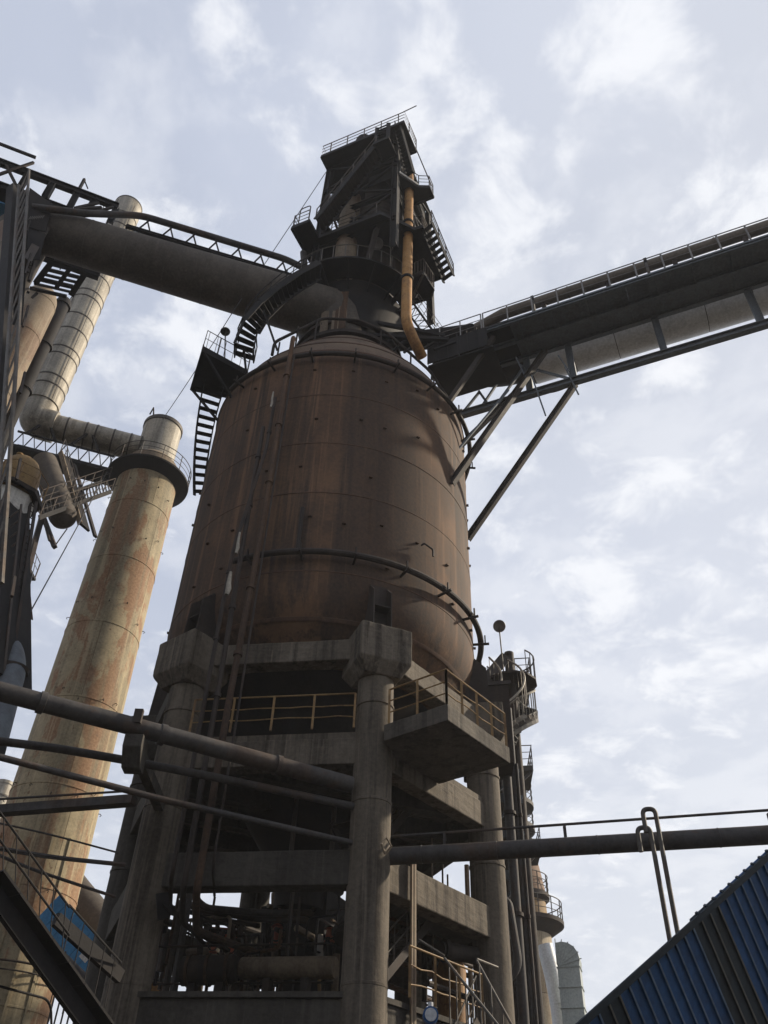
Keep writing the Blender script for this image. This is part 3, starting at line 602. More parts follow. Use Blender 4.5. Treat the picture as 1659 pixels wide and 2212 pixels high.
# ================================================================== gallery to the right
ga = thing('pipe_gallery', TW(10, .6, 31.2), 'long horizontal steel gallery with walkway, truss and railing right of the vessel', 'gallery')
GZ = 34.0; G0, G1 = 4.9, 26.0
for k in range(12):
    a0 = G0+(G1-G0)*k/12; a1 = G0+(G1-G0)*(k+1)/12-.002
    MB().slab([TW(a0, -.5, 0), TW(a1, -.5, 0), TW(a1, 1.66, 0), TW(a0, 1.66, 0)], GZ-.10, GZ).build('deck_plate', 'grey_steel' if a0 > 7 else 'black', ga)
MB().ibeam(TW(G0, -.44, GZ-.2), TW(G1, -.44, GZ-.2), .14, .2, .02).build('edge_beam', 'grey_steel', ga)
MB().ibeam(TW(G0, .62, GZ-.24), TW(G1, .62, GZ-.24), .16, .26, .02).build('stringer', 'grey_steel', ga)
MB().ibeam(TW(G0, 1.72, GZ-.22), TW(G1, 1.72, GZ-.22), .2, .24, .02).build('stringer', 'grey_steel', ga)
for k in range(14):
    a = G0+.8+k*1.55; MB().beam(TW(a, -.42, GZ-.17), TW(a, 1.6, GZ-.17), .08, .13).build('cross_beam', 'grey_steel', ga)
CZ = 31.15
MB().ibeam(TW(4.6, 1.72, CZ), TW(G1, 1.72, CZ), .28, .34, .04).build('lower_chord', 'grey_steel', ga)
for a in (8.6, 10.6, 14.55, 18.5, 22.5): MB().ibeam(TW(a, 1.72, CZ+.17), TW(a, 1.72, GZ-.35), .24, .3, .03, E1).build('truss_post', 'grey_steel', ga)
for a0, z0, a1, z1 in ((8.3, 33.3, 10.4, 31.4), (6.3, 31.3, 7.2, 32.7), (5.4, 31.3, 6.2, 32.3), (7.2, 31.4, 8.5, 33.2), (6.2, 32.4, 6.6, 31.3)): MB().beam(TW(a0, 1.72, z0), TW(a1, 1.72, z1), .10, .10).build('diagonal', 'grey_steel', ga)
railing(ga, [TW(G0+.2, -.46, GZ), TW(7.15, -.46, GZ)], 'rail_pale', 1.15, (1, .62, .3), 1.1, .028, .028)
railing(ga, [TW(7.25, -.46, GZ), TW(G1, -.46, GZ)], 'rail_pale', 1.15, (1, .5), 1.2, .028, .03)
for a in (9.6, 14.8): 
    MB().beam(TW(a, -.08, GZ), TW(a, -.08, GZ+1.25), .26, .12, E1).build('pipe_saddle', 'handrail', ga)
    MB().beam(TW(a, -.12, GZ+1.26), TW(a, -.12, GZ+1.62), .16, .14, E1).build('pipe_saddle', 'black', ga)
for a in range(7, 26, 3): MB().beam(TW(a, .45, GZ), TW(a, .45, GZ+1.6), .12, .2, E1).build('pipe_stand', 'steel', ga)
# braces down to the vessel
def on_ves(deg, z): return pol(O, RV-.02, deg, z)
ft = at_d(974, 1046, 24.35)
MB().ibeam(V((2.57, 24.21, 24.42)), TW(9.55, 1.5, 33.5), .22, .26, .03, E1).build('brace', 'steel', ga)
MB().ibeam(TW(5.2, 2.0, 23.9), TW(10.6, 1.75, 30.95), .22, .26, .03, E1).build('brace', 'steel', ga)
MB().ibeam(TW(5.4, .9, 28.2), TW(8.0, 1.4, 31.2), .18, .22, .03, E1).build('brace', 'steel', ga)
MB().beam(TW(5.1, -.6, 28.9), TW(7.6, -.1, 33.6), .2, .2).build('brace', 'steel', ga)
MB().beam(TW(5.3, .2, 27.0), TW(7.8, .9, 30.9), .08, .08).build('brace', 'grey_steel', ga)
for a, z0, z1 in ((8.9, 31.4, 28.7), (10.4, 31.3, 29.4), (10.2, 32.2, 31.0), (8.3, 33, 31.3)): MB().tube([TW(a, .9, z0), TW(a+.35, 1.0, z1)], .035, 6).build('hanging_pipe', 'grey_steel', ga)
for k in range(3): MB().tube([TW(8.1+k*.25, 1.3, 31.4+k*.1), TW(8.6+k*.3, 1.4, 32.3)], .02, 5).build('hanging_pipe', 'grey_steel', ga)
MB().tube([TW(9.0+i*.2, 1.72, 30.98-.18*math.sin(i/8*3.14)) for i in range(9)], .012, 5).build('slack_cable', 'wire', ga)
# riveted head box where the gallery meets the vessel
for k in range(6):
    a0 = 4.55+k*.48; MB().beam(TW(a0+.225, -.53, GZ-1.4-.1*k*0), TW(a0+.225, -.53, GZ-.12), .45, .03, E2).build('side_sheet', 'black', ga)
    MB().beam(TW(a0-.02, -.56, GZ-1.45), TW(a0-.02, -.56, GZ+.1), .05, .06, E2).build('stiffener', 'black', ga)
MB().slab([TW(4.5, -.5, 0), TW(7.6, -.5, 0), TW(7.6, 1.7, 0), TW(4.5, 1.7, 0)], GZ-1.55, GZ-1.45).build('floor_plate', 'black', ga)
# rusty pipe on the deck and the big silver duct behind it
rp = thing('rusty_gas_pipe', TW(15, .45, GZ), 'rusty brown round pipe lying along the gallery deck behind the railing', 'pipe')
MB().tube([TW(5.2, .45, GZ+.9), TW(8, .45, GZ+1.86), TW(26, .45, GZ+1.86)], .27, 20).build('pipe_run', 'deck_pipe', rp)
for a in (11.2, 17.8, 23.0): 
    q = TW(a, .45, GZ+1.86); MB().tube([q-E1*.04, q+E1*.04], .29, 20).build('weld_collar', 'deck_pipe', rp)
sv = thing('silver_duct', TW(16, 3.1, 32), 'large dull silver sheet duct slung behind the gallery truss', 'duct')
SA, SB = 8.6, 27.0; n = 9
for k in range(n):
    a0 = SA+(SB-SA)*k/n; a1 = SA+(SB-SA)*(k+1)/n-.03; MB().tube([TW(a0, 3.1, 35.2), TW(a0+.01, 3.1, 35.2), TW(a1-.01, 3.1, 35.2), TW(a1, 3.1, 35.2)], [1.23, 1.25, 1.25, 1.23], 32, k in (0, n-1)).build('duct_section', 'silver', sv)
MB().tube([TW(SA-.1, 3.1, 35.2), TW(SB, 3.1, 35.2)], 1.22, 32).build('liner', 'clad_band', sv)
MB().tube(fillet([TW(SA+.5, 3.1, 35.2), TW(6.8, 3.0, 35.2), TW(4.0, 1.6, 35.6)], 1.0), 1.0, 28).build('duct_head', 'black', sv)

# ================================================================== chimney stack and lagged ducts on the left
SC = az_pt(-20.75, 40, 0)
sk = thing('rusty_stack', SC, 'tall ochre stack blotched with rust, ringed by a railed platform', 'stack')
zs_ = [0, 4.4, 8.2, 12.4, 16.6, 20.8, 25.0, 29.2, 33.2, 36.0]
for z0, z1 in zip(zs_, zs_[1:]):
    r0, r1 = 2.16-.44*z0/36, 2.16-.44*z1/36
    for k in range(5):
        a0 = (z0*31) % 72+k*72
        MB().lathe([(r0-.02, z0+.012), (r0, z0+.018), (r1, z1-.018), (r1-.02, z1-.012)], SC, 10, a0+.25, a0+71.75).build('shell_plate', 'stack', sk)
    MB().lathe([(r1-.01, z1-.05), (r1+.022, z1-.03), (r1+.022, z1+.03), (r1-.01, z1+.05)], SC, 48).build('weld_seam', 'stack', sk)
MB().lathe([(2.13, 0), (1.69, 36)], SC, 48).build('liner', 'vessel_seam', sk)
MB().lathe([(1.70, 35.9), (1.62, 36.6), (1.55, 37.3), (1.22, 37.7)], SC, 48).build('shoulder', 'brownpipe', sk)
MB().lathe([(1.17, 37.4), (1.17, 40.75), (1.12, 40.75), (1.12, 37.5)], SC, 48).build('top_barrel', 'clad', sk)
MB().lathe([(1.18, 40.5), (1.23, 40.52), (1.23, 40.78), (1.1, 40.8)], SC, 48).build('rim_band', 'clad_band', sk)
RZ = 36.1
MB().lathe([(1.66, RZ-.55), (1.75, RZ-.5), (2.4, RZ-.12), (2.42, RZ), (1.6, RZ)], SC, 60, 0, 360, False).build('ring_platform', 'black', sk)
railing(sk, arc(SC, 2.38, 0, 360, RZ, 48), 'handrail', 1.1, (1, .66, .33), 1.25, .025, .02)
for a in range(-160, 10, 28):
    for z in (12, 16.5, 21, 26, 31, 34.5): 
        rr = 2.16-.44*z/36; p = pol(SC, rr+.05, a+random.uniform(-3, 3), z+random.uniform(-.4, .4)); rd = radial(a)
        MB().tube([p-rd*.1, p+rd*.04, p+rd*.1-E3*.06, p+rd*.04-E3*.12], .018, 5).build('hook', 'steel', sk)
# vertical stiffener strips near the base
for a in (-150, -128, -104, -82, -60, -38):
    MB().beam(pol(SC, 2.13, a, 2), pol(SC, 1.99, a, 14.5), .09, .1, radial(a)).build('stiffener', 'stack', sk)
MB().tube(arc(SC, 2.3, -180, 10, 9.6, 30), .045, 6).build('ring_pipe', 'steel', sk)
MB().tube(arc(SC, 2.3, -180, 10, 9.3, 30), .03, 6).build('ring_pipe', 'steel', sk)
hz = 39.0
MB().tube([pol(SC, 1.18, -110, 40.7), pol(SC, 1.35, -112, 41.3), pol(SC, 1.2, -128, 41.0)], .05, 6).build('lifting_lug', 'steel', sk)

ID = az_pt(-30.9, 41, 0)
ld = thing('lagged_duct', (ID.x, ID.y, 37), 'pale metal-clad duct with dark bands rising behind the massive duct and bending to the stack', 'duct')
def clad(pts, r, name='duct_section', n=None):
    pts = [V(p) for p in pts]
    for a, b in zip(pts, pts[1:]):
        d = (b-a).normalized(); MB().tube([a, a+d*.01, b-d*.04, b-d*.03], [r-.02, r, r, r-.02], 36, True).build(name, 'clad', ld)
        MB().tube([b-d*.07, b-d*.065, b+d*.025, b+d*.03], [r, r+.03, r+.03, r], 36, False).build('band', 'clad_band', ld)
zz = [39.9, 41.2, 42.0, 44.0, 44.7, 46.6, 48.2, 50.2, 50.9, 52.7, 54.5, 56.3, 57.6, 59.6, 61.2, 63.4]
clad([V((ID.x, ID.y, z)) for z in zz], 1.05)
HD = (SC-ID); HD.z = 0; hl = HD.length; HD.normalize()
clad([V((ID.x, ID.y, hz-.45))+HD*t for t in (1.0, 1.9, 3.0, 3.6, 4.6, 5.6, hl-1.0)], .80)
MB().tube(fillet([V((ID.x, ID.y, 40.0)), V((ID.x, ID.y, hz-.4)), V((ID.x, ID.y, hz-.45))+HD*1.2], 1.1, 10), [1.04]*11+[.82] if False else .98, 36).build('elbow', 'clad', ld)
MB().tube([V((ID.x, ID.y, 39.95))+radial(-40)*1.12, V((ID.x, ID.y, 62.5))+radial(-40)*1.12], .02, 5).build('guy_rod', 'wire', ld)
MB().beam(V((ID.x, ID.y, 40.2))+radial(-118)*1.06, V((ID.x, ID.y, 63))+radial(-118)*1.06, .05, .03, radial(-118)).build('seam_strip', 'clad_band', ld)
MB().tube(fillet([V((ID.x, ID.y, 63.0))+radial(-160)*1.0, V((ID.x, ID.y, 63.2))+radial(-160)*1.7, V((ID.x, ID.y, 61.4))+radial(-160)*1.7], .1), .035, 6).build('bracket_pipe', 'steel', ld)

# truss walkway and stair spur beneath the lagged duct
tk = thing('truss_walkway', V((ID.x, ID.y, 36.2))+HD*3, 'black lattice walkway under the bend of the lagged duct', 'walkway')
nd = V((HD.y, -HD.x, 0))
def TK(t, s, z): return V((ID.x, ID.y, 0))+HD*t+nd*s+E3*z
for s in (-.6, .6):
    MB().beam(TK(-.5, s, 37.0), TK(hl-2.2, s, 36.9), .1, .1).build('upper_chord', 'black', tk); MB().beam(TK(-.5, s, 35.85), TK(hl-2.2, s, 35.75), .14, .2).build('lower_chord', 'black', tk)
    for k in range(10):
        t = -.5+k*.62; MB().beam(TK(t, s, 35.9), TK(t+.31, s, 36.95), .05, .05).build('lacing', 'black', tk); MB().beam(TK(t+.31, s, 36.95), TK(t+.62, s, 35.9), .05, .05).build('lacing', 'black', tk)
MB().slab([TK(-.5, -.6, 0), TK(hl-2.2, -.6, 0), TK(hl-2.2, .6, 0), TK(-.5, .6, 0)], 35.72, 35.78).build('deck', 'black', tk)
for a, b in ((0, 1.6), (2.5, 1.0)): MB().beam(TK(a, .6, 37.0), TK(a+.8, .6, 38.4), .14, .14).build('prop', 'black', tk); MB().beam(TK(a+1.6, .6, 37.0), TK(a+.8, .6, 38.4), .14, .14).build('prop', 'black', tk)
ss = thing('spur_stair', at_d(150, 1090, 40), 'black slotted stair spur with handrails leading left from the stack platform', 'stair')
a0, a1 = at_d(240, 1062, 37.6), at_d(84, 1118, 33.2); b0, b1 = at_d(234, 1036, 38.6), at_d(80, 1092, 34.2)
stair(ss, [a0, a1], [b0, b1], 'black', .30, .2, .06, .22)
railing(ss, [a0, a1], 'handrail_dark', 1.0, (1, .5), 1.2, .022, .02); railing(ss, [b0, b1], 'handrail_dark', 1.0, (1, .5), 1.2, .022, .02)

# brown pipe with domed top left of the lagged duct
bp = az_pt(-34.6, 37, 0)
bo = thing('brown_gas_pipe', bp, 'fat brown stained vertical pipe with rounded top beside the lagged duct', 'pipe')
MB().lathe([(.98, 0), (.98, 43.6), (.93, 44.2), (.75, 44.75), (.45, 45.1), (0.01, 45.2)], bp, 40).build('shell', 'brownpipe', bo)
for z in (30, 35.5, 40.5, 43.6): MB().lathe([(.97, z-.04), (1.0, z-.03), (1.0, z+.03), (.97, z+.04)], bp, 40).build('weld_seam', 'brownpipe', bo)
kp = az_pt(-32.75, 38.2, 0); ko = thing('black_standpipe', kp, 'soot-black narrow pipe squeezed between brown pipe and lagged duct', 'pipe')
MB().lathe([(.42, 0), (.42, 46.5)], kp, 20).build('shell', 'black', ko)
for z in (28, 33, 38, 42, 46): MB().lathe([(.42, z-.1), (.52, z-.1), (.52, z+.1), (.42, z+.1)], kp, 20).build('flange', 'black', ko)

# ================================================================== left trestle
tr = thing('steel_trestle', V((-17, 24, 0)), 'rusty black steel trestle crowded with beams at the end of the massive duct', 'trestle')
Q0, Q1 = V((-20.6, 20.45, 0)), V((-14.3, 22.98, 0)); qd = (Q1-Q0).normalized(); qn = V((-qd.y, qd.x, 0)); ql = (Q1-Q0).length
def TR(t, s, z): return Q0+qd*t+qn*s+E3*z
MB().ibeam(TR(0, 0, 42), TR(ql, 0, 42), .26, .42, .04).build('top_beam', 'black', tr)
MB().ibeam(TR(0, .1, 40.2), TR(ql-1.6, .1, 40.2), .3, .5, .04).build('deck_beam', 'black', tr)
MB().ibeam(TR(0, 3.2, 40.2), TR(ql, 3.2, 40.2), .3, .5, .04).build('deck_beam', 'black', tr)
MB().beam(TR(0, -.35, 43.0), TR(2.35, -.35, 43.0), .12, .14).build('top_rail', 'black', tr)
for t, w in ((.9, .3), (2.35, .22), (3.55, .38), (4.75, .16), (5.6, .1), (ql-.05, .26)): MB().ibeam(TR(t, 0, 40.4), TR(t, 0, 41.8), w, .3, .04, qd).build('post', 'black', tr)
for t0, z0, t1, z1 in ((1.0, 40.3, 2.3, 42.9), (2.3, 40.3, 1.3, 41.8), (5.0, 40.4, 5.9, 41.6), (5.1, 40.4, 6.1, 41.3), (5.8, 40.5, 6.6, 41.7)): MB().beam(TR(t0, -.1, z0), TR(t1, -.1, z1), .12, .12).build('diagonal', 'steel', tr)
MB().beam(TR(4.75, 0, 42.2), TR(4.75, 0, 43.3), .12, .12).build('davit', 'black', tr); MB().beam(TR(4.78, 0, 43.2), TR(5.1, 0, 42.6), .05, .05).build('davit', 'black', tr)
railing(tr, [TR(.2, 2.9, 40.5), TR(ql+.2, 2.9, 40.5)], 'handrail_dark', 1.1, (1, .66, .33), .95, .022, .02)
MB().tube(fillet([TR(4.2, 1.0, 41.0), TR(5.2, .8, 41.3), TR(6.2, .6, 41.9)], .3), .12, 10).build('chute', 'black', tr)
for k in range(3): MB().tube(fillet([TR(4.9, .3, 40.7+k*.12), TR(5.6, .3, 41.0+k*.12), TR(6.0, .3, 41.7)], .3), .035, 6).build('cable_pipe', 'black', tr)
# slatted deck beyond the duct, seen against the sky
def Y5(x, y): return ((x/3.318)/S_, (600+y/3.318)/S_)
for k in range(10):
    x0, y0 = 860-52*k, 1215+62*k; x1, y1 = 1250-42*k, 1325+62*k
    MB().beam(at_h(*Y5(x0, y0), 41), at_h(*Y5(x1, y1), 41), (.12, .2, .14, .26)[k % 4], .1).build('deck_slat', 'black', tr)
for (x0, y0, x1, y1, w) in ((1075, 1290, 740, 1760, .22), (1265, 1340, 930, 1860, .3), (850, 1210, 470, 1700, .3), (815, 1370, 790, 1520, .06)):
    MB().beam(at_h(*Y5(x0, y0), 40.8), at_h(*Y5(x1, y1), 40.8), w, .2).build('joist', 'black', tr)
MB().slab([TR(0, .2, 0), TR(4.5, .2, 0), TR(4.5, 3.2, 0), TR(0, 3.2, 0)], 40.0, 40.08).build('deck', 'black', tr)
MB().beam(at_d(*Y5(690, 820), 27.5), at_d(*Y5(340, 1440), 26.2), .34, .34).build('leaning_member', 'handrail_dark', tr)
MB().beam(at_d(*Y5(520, 1200), 27.5), at_d(*Y5(380, 1680), 26.2), .12, .12).build('leaning_member', 'handrail_dark', tr)
for k in range(9): MB().beam(at_d(*Y5(240, 720+95*k), 27.4), at_d(*Y5(640-30*k, 830+92*k), 28.2), .16 if k % 3 else .3, .12).build('girt', 'steel', tr)
for k in range(7): MB().beam(at_d(*Y5(250+10*k, 900+150*k), 27.6), at_d(*Y5(560-45*k, 700+150*k), 28.2), .1, .1).build('web_member', 'steel', tr)
MB().lathe([(.5, 32), (.5, 39.5)], TR(4.0, 1.2, 0), 20).build('drop_pipe', 'duct', tr)
MB().slab([at_h(*Y5(q_, r_), 39.9) for q_, r_ in ((240, 520), (680, 640), (560, 1080), (360, 1500), (240, 1500))], 39.8, 39.9).build('under_plate', 'black', tr)

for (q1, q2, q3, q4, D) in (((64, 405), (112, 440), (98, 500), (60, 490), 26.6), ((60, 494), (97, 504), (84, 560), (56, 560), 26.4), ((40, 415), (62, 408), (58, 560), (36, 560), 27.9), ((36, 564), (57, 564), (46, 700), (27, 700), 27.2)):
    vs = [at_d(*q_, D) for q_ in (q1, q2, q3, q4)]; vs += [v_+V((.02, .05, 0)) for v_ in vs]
    MB().add(vs, [(3, 2, 1, 0), (4, 5, 6, 7), (0, 1, 5, 4), (1, 2, 6, 5), (2, 3, 7, 6), (3, 0, 4, 7)]).build('shade_sheet', 'black', tr)  # black sheets added for the shadow at the duct's left end
for k in range(8): MB().beam(at_d(*Y5(370+25*k, 880-k*3), 26.3), at_d(*Y5(400+25*k, 840-k*2), 26.3), .05, .03).build('louvre', 'handrail', tr)
rq = random.Random(11)
for k in range(34):
    y = rq.uniform(640, 1900); x = rq.uniform(215, 420); a = at_d(*Y5(x, y), rq.uniform(27.8, 30)); b = at_d(*Y5(x+rq.uniform(-120, 140), y+rq.uniform(-160, 160)), rq.uniform(28, 31))
    MB().beam(a, b, rq.choice((.08, .12, .2)), rq.choice((.08, .12))).build('clutter_member', rq.choice(('steel', 'handrail_dark', 'black', 'vessel')), tr)
for k in range(4): MB().beam(at_d(*Y5(250+8*k, 560), 29+k*.4), at_d(*Y5(215+14*k, 1990), 27+k*.4), .16, .3).build('stanchion', 'steel', tr)

# inclined skip bridge along the left edge
sb = thing('skip_bridge', V((-6.0, 10.6, 0)), 'steep rusty lattice skip bridge climbing along the left side to the trestle', 'bridge')
def line(pix): return [at_d(*p) for p in pix]
top0, bot0 = at_d(63, 366, 28), at_d(3, 1260, 18.5)
top1, bot1 = at_d(41, 400, 27.6), at_d(-17, 1260, 18.5)
MB().beam(bot0, top0, .09, .09).build('chord', 'handrail', sb); MB().beam(bot1, top1, .10, .10).build('chord', 'handrail', sb)
n = 24
for k in range(n):
    b = bot1.lerp(top1, k/n); c = bot0.lerp(top0, min(1, (k+1.1)/n)); MB().beam(b, c, .05, .05).build('lacing', 'handrail', sb)
    if k % 4 == 0: MB().beam(b+V((.3, .5, 0)), c+V((.3, .5, -.6)), .07, .07).build('lacing', 'steel', sb)
MB().beam(at_d(-34, 1260, 19.0), at_d(26, 405, 28.2), .3, .4).build('main_girder', 'black', sb)
g0, g1 = at_d(12, 470, 27.2), at_d(-46, 1260, 18.8); sx = V((-.86, .5, 0))
for k in range(9):
    a = g1.lerp(g0, k/9); b = g1.lerp(g0, (k+1)/9-.003); vs = []
    for p in (a, b): vs += [p, p+sx*3.0, p+sx*3.0+V((.5, .86, 0))*.06, p+V((.5, .86, 0))*.06]
    MB().add(vs, [(3, 2, 1, 0), (4, 5, 6, 7), (0, 1, 5, 4), (1, 2, 6, 5), (2, 3, 7, 6), (3, 0, 4, 7)]).build('side_plate', 'brownpipe', sb)
MB().slab([at_h(-12, 430, 39.3), at_h(14, 440, 39.3), at_h(10, 492, 39.3), at_h(-12, 500, 39.3)], 39.2, 39.3).build('roof_sheet', 'blue_light', sb)

# dark leaning leg with lattice edge, below the little yellow tank
yt = az_pt(-30.35, 30, 0)
yo = thing('yellow_dome_tank', (yt.x, yt.y, 24.2), 'small ochre tank with rusty domed top inside a railed platform on the left', 'tank')
MB().lathe([(.86, 22.6), (.86, 25.3), (.80, 25.8), (.62, 26.2), (.35, 26.45), (.01, 26.52)], yt, 32).build('shell', 'yellow_tank', yo)
MB().lathe([(.10, 26.3), (.10, 26.62), (.15, 26.64), (.15, 26.7), (.01, 26.72)], pol(yt, .3, 200, 0), 16).build('valve_cap', 'yellow_tank', yo)
MB().lathe([(1.2, 24.25), (1.28, 24.25), (1.28, 24.42), (.86, 24.42)], yt, 8, 22.5, 382.5, False).build('platform', 'steel', yo)
railing(yo, [pol(yt, 1.24, a, 24.42) for a in range(150, 400, 45)], 'yellow', .95, (1, .5), .8, .022, .022)
MB().lathe([(.95, 23.3), (1.0, 23.35), (1.0, 24.2), (.9, 24.25)], yt, 8, 22.5, 382.5, False).build('skirt', 'white', yo)
lgm = thing('plated_leg', V((-13, 23, 0)), 'sooty plated leg with a ladder of battens under the small ochre tank', 'leg')
lt, lb_ = yt+E3*23.4, at_d(-12, 1510, 25)
MB().beam(lb_, lt, 1.55, 1.3, V((.5, .86, 0))).build('plate_box', 'black', lgm)
ed0, ed1 = at_d(78, 1085, 29.5), at_d(14, 1500, 24.3)
MB().beam(ed1, ed0, .1, .1).build('angle', 'steel', lgm); ed2, ed3 = at_d(66, 1085, 29.6), at_d(2, 1500, 24.4); MB().beam(ed3, ed2, .1, .1).build('angle', 'steel', lgm)
for k in range(24): MB().beam(ed1.lerp(ed0, k/24), ed3.lerp(ed2, (k+.6)/24), .035, .035).build('batten', 'steel', lgm)
for k in range(16):
    a = at_d(44-40*k/16, 1100+24*k, 28.6-.28*k); b = at_d(20-38*k/16, 1118+24*k, 28.4-.28*k); MB().beam(a, b, .06, .06).build('batten', 'handrail_dark', lgm)
for u0, u1 in ((46, 4), (18, -20)): MB().beam(at_d(u0, 1090, 28.6), at_d(u1, 1490, 24.0), .07, .07).build('angle', 'handrail_dark', lgm)
for k in range(5): MB().beam(at_d(8+k*12, 1180+k*22, 28), at_d(14+k*12, 1230+k*26, 27.2), .35, .03).build('rust_sheet', 'vessel', lgm)
MB().beam(at_d(62, 1150, 30), at_d(54, 1230, 28.7), .3, .04).build('torn_sheet', 'brownpipe', lgm)

# tilted drum and plank platform left of the stack
td = thing('tilted_drum', at_d(140, 1140, 35), 'tilted grey drum with rounded end hanging below the lattice walkway', 'drum')
d0, d1 = at_d(96, 1000, 37.5), at_d(137, 1118, 35.2); dv = (d1-d0).normalized()
MB().tube([d0, d1-dv*.2, d1+dv*.1, d1+dv*.3, d1+dv*.38], [.66, .66, .6, .4, .05], 28).build('shell', 'duct', td)
for k in (.25, .55, .8): p = d0.lerp(d1, k); MB().tube([p-dv*.03, p+dv*.03], .69, 28, False).build('band', 'clad_band', td)
tp = thing('tilted_plank_walk', at_d(175, 1143, 34.5), 'tilted black plank walkway with rusty edge and thin railing beside the drum', 'walkway')
w0, w1 = at_d(140, 985, 38.0), at_d(183, 1140, 35.0); wv = (w1-w0).normalized(); wx = wv.cross(E3).normalized()
MB().beam(w0, w1, .62, .12).build('plank', 'black', tp)
MB().beam(w0+wx*.33, w1+wx*.33, .06, .26).build('edge', 'brownpipe', tp)
MB().beam(w0-wx*.75, w1-wx*.75, .2, .12).build('plank', 'steel', tp)
railing(tp, [w0+wx*.36, w1+wx*.36], 'handrail_dark', 1.0, (1, .66), 1.1, .018, .018)
lgs = thing('lattice_strut', at_d(90, 1180, 36), 'cluster of dark steel struts meeting at a node left of the stack', 'strut')
nd_ = at_d(92, 1112, 36)
for (u, v, D, w) in ((60, 1225, 34.5, .24), (118, 1182, 35, .2), (107, 1168, 35, .1), (125, 1045, 37, .16), (70, 1085, 37, .14), (120, 1090, 36, .12), (80, 1060, 37, .12), (45, 1300, 33.5, .18)): MB().beam(nd_, at_d(u, v, D), w, w).build('strut', 'pipe_dark', lgs)
MB().beam(at_d(118, 1180, 35), at_d(145, 1142, 35), .05, .05).build('tie', 'pipe_dark', lgs)
gs = thing('tall_green_tank', az_pt(-29.6, 46, 0), 'pale greenish yellow standpipe with small railed platform behind the plated leg', 'tank')
gp = az_pt(-28.3, 48, 0)
zgt = CAMH+48*math.tan(R_(33.5))
MB().lathe([(.62, 0), (.62, zgt-1.5), (.5, zgt-1.0), (.25, zgt-.7), (.01, zgt-.6)], gp, 24).build('shell', 'green_tank', gs)
MB().slab([gp+V((-.4, -1, 0)), gp+V((1.2, -1, 0)), gp+V((1.2, 1, 0)), gp+V((-.4, 1, 0))], zgt-.6, zgt-.45).build('platform', 'black', gs)
railing(gs, [gp+V((-.3, -.95, zgt-.45)), gp+V((1.15, -.95, zgt-.45)), gp+V((1.15, .9, zgt-.45))], 'handrail_dark', 1.15, (1, .5), 1.4, .03, .03)
MB().beam(gp+V((.9, -1, zgt-.6)), gp+V((.9, -1, zgt-4)), .1, .6).build('ladder_box', 'black', gs)
# grey bent pipe at the left edge and a small far stack
gb = thing('grey_bent_pipe', at_d(10, 1520, 24), 'grey pipe with rounded bend and flange at the left edge', 'pipe')
MB().tube(fillet([at_d(-60, 1440, 25), at_d(18, 1385, 26), at_d(32, 1440, 25), at_d(-20, 1620, 22.5)], 1.0, 8), .36, 20).build('pipe_run', 'grey_steel', gb)
q = at_d(28, 1448, 24.9); MB().lathe([(.36, q.z-.08), (.46, q.z-.07), (.46, q.z+.07), (.36, q.z+.08)], (q.x, q.y), 20).build('flange', 'steel', gb)
fs_ = az_pt(-24.0, 120, 0); fo = thing('far_chimney', fs_, 'small distant grey chimney peeping out behind the ochre stack', 'chimney')
ztop = CAMH+120*math.tan(R_(21.0))
MB().lathe([(1.3, 0), (1.05, ztop-.4), (1.15, ztop-.4), (1.15, ztop), (.9, ztop)], fs_, 24).build('shaft', 'clad', fo)
for z in (ztop-2, ztop-5, ztop-9): MB().lathe([(1.1, z-.1), (1.2, z-.1), (1.2, z+.1), (1.1, z+.1)], fs_, 24).build('band', 'clad_band', fo)
MB().beam(fs_+V((-2.2, 0, ztop-8)), fs_+V((-2.2, 0, ztop-1.5)), .2, .2).build('ladder_rail', 'steel', fo)
for z in (ztop-2, ztop-4, ztop-6): MB().beam(fs_+V((-2.2, 0, z)), fs_+V((-1, 0, z+.8)), .15, .15).build('stay', 'steel', fo)

# wire ropes
def wire(p, q, sagm, label, r=.014):
    p, q = V(p), V(q); n = 24; pts = [p.lerp(q, i/n)-E3*(sagm*4*(i/n)*(1-i/n)) for i in range(n+1)]
    o = MB().tube(pts, r, 5).build('guy_wire', 'wire'); tag(o, label, 'wire'); return o
wire(at_d(704, 372, 24.0), at_d(504, 672, 25.5), 0, 'thin wire from the head tower down to the massive duct', .02)
wire(at_d(504, 672, 25.5), at_d(352, 905, 38.5), .2, 'thin wire from the massive duct to the top of the ochre stack', .022)
wire(pol(SC, 2.35, 205, RZ), at_d(36, 1375, 26), .1, 'thin wire from the stack platform down to the left edge', .026)
wire(at_d(80, 1200, 46), at_d(40, 1375, 40), .1, 'short thin wire hanging behind the plated leg', .025)

# ================================================================== pipes crossing in front on the left
def run(name, pts, r, mat, label, cat='pipe', seg=14, joints=(), fil=.3):
    t = thing(name, pts[0], label, cat); po = MB().tube(fillet(pts, fil) if len(pts) > 2 else pts, r, seg).build('pipe_run', mat, t)
    for k in joints:
        a, b = V(pts[0]), V(pts[-1]); p = a.lerp(b, k); d = (b-a).normalized(); sub(MB().tube([p-d*.08, p-d*.07, p+d*.07, p+d*.08], [r, r*1.18, r*1.18, r], seg, False), 'collar', mat, po)
    return t
k = 10.2
PZ = 10.95; p0, p1 = at_h(-60, 1478, PZ), at_h(757, 1695, PZ)
run('thick_gas_main', [p0, at_h(295, 1571, PZ), p1], .22, 'pipe_dark', 'thick dark pipe crossing in front of the ochre stack into the concrete frame', joints=(.16, .46, .78))
q = at_h(300, 1575, PZ)
cbk = thing('pipe_saddle', (q.x, q.y, PZ-1), 'concrete corbel saddle holding the thick dark pipe at the left column', 'saddle')
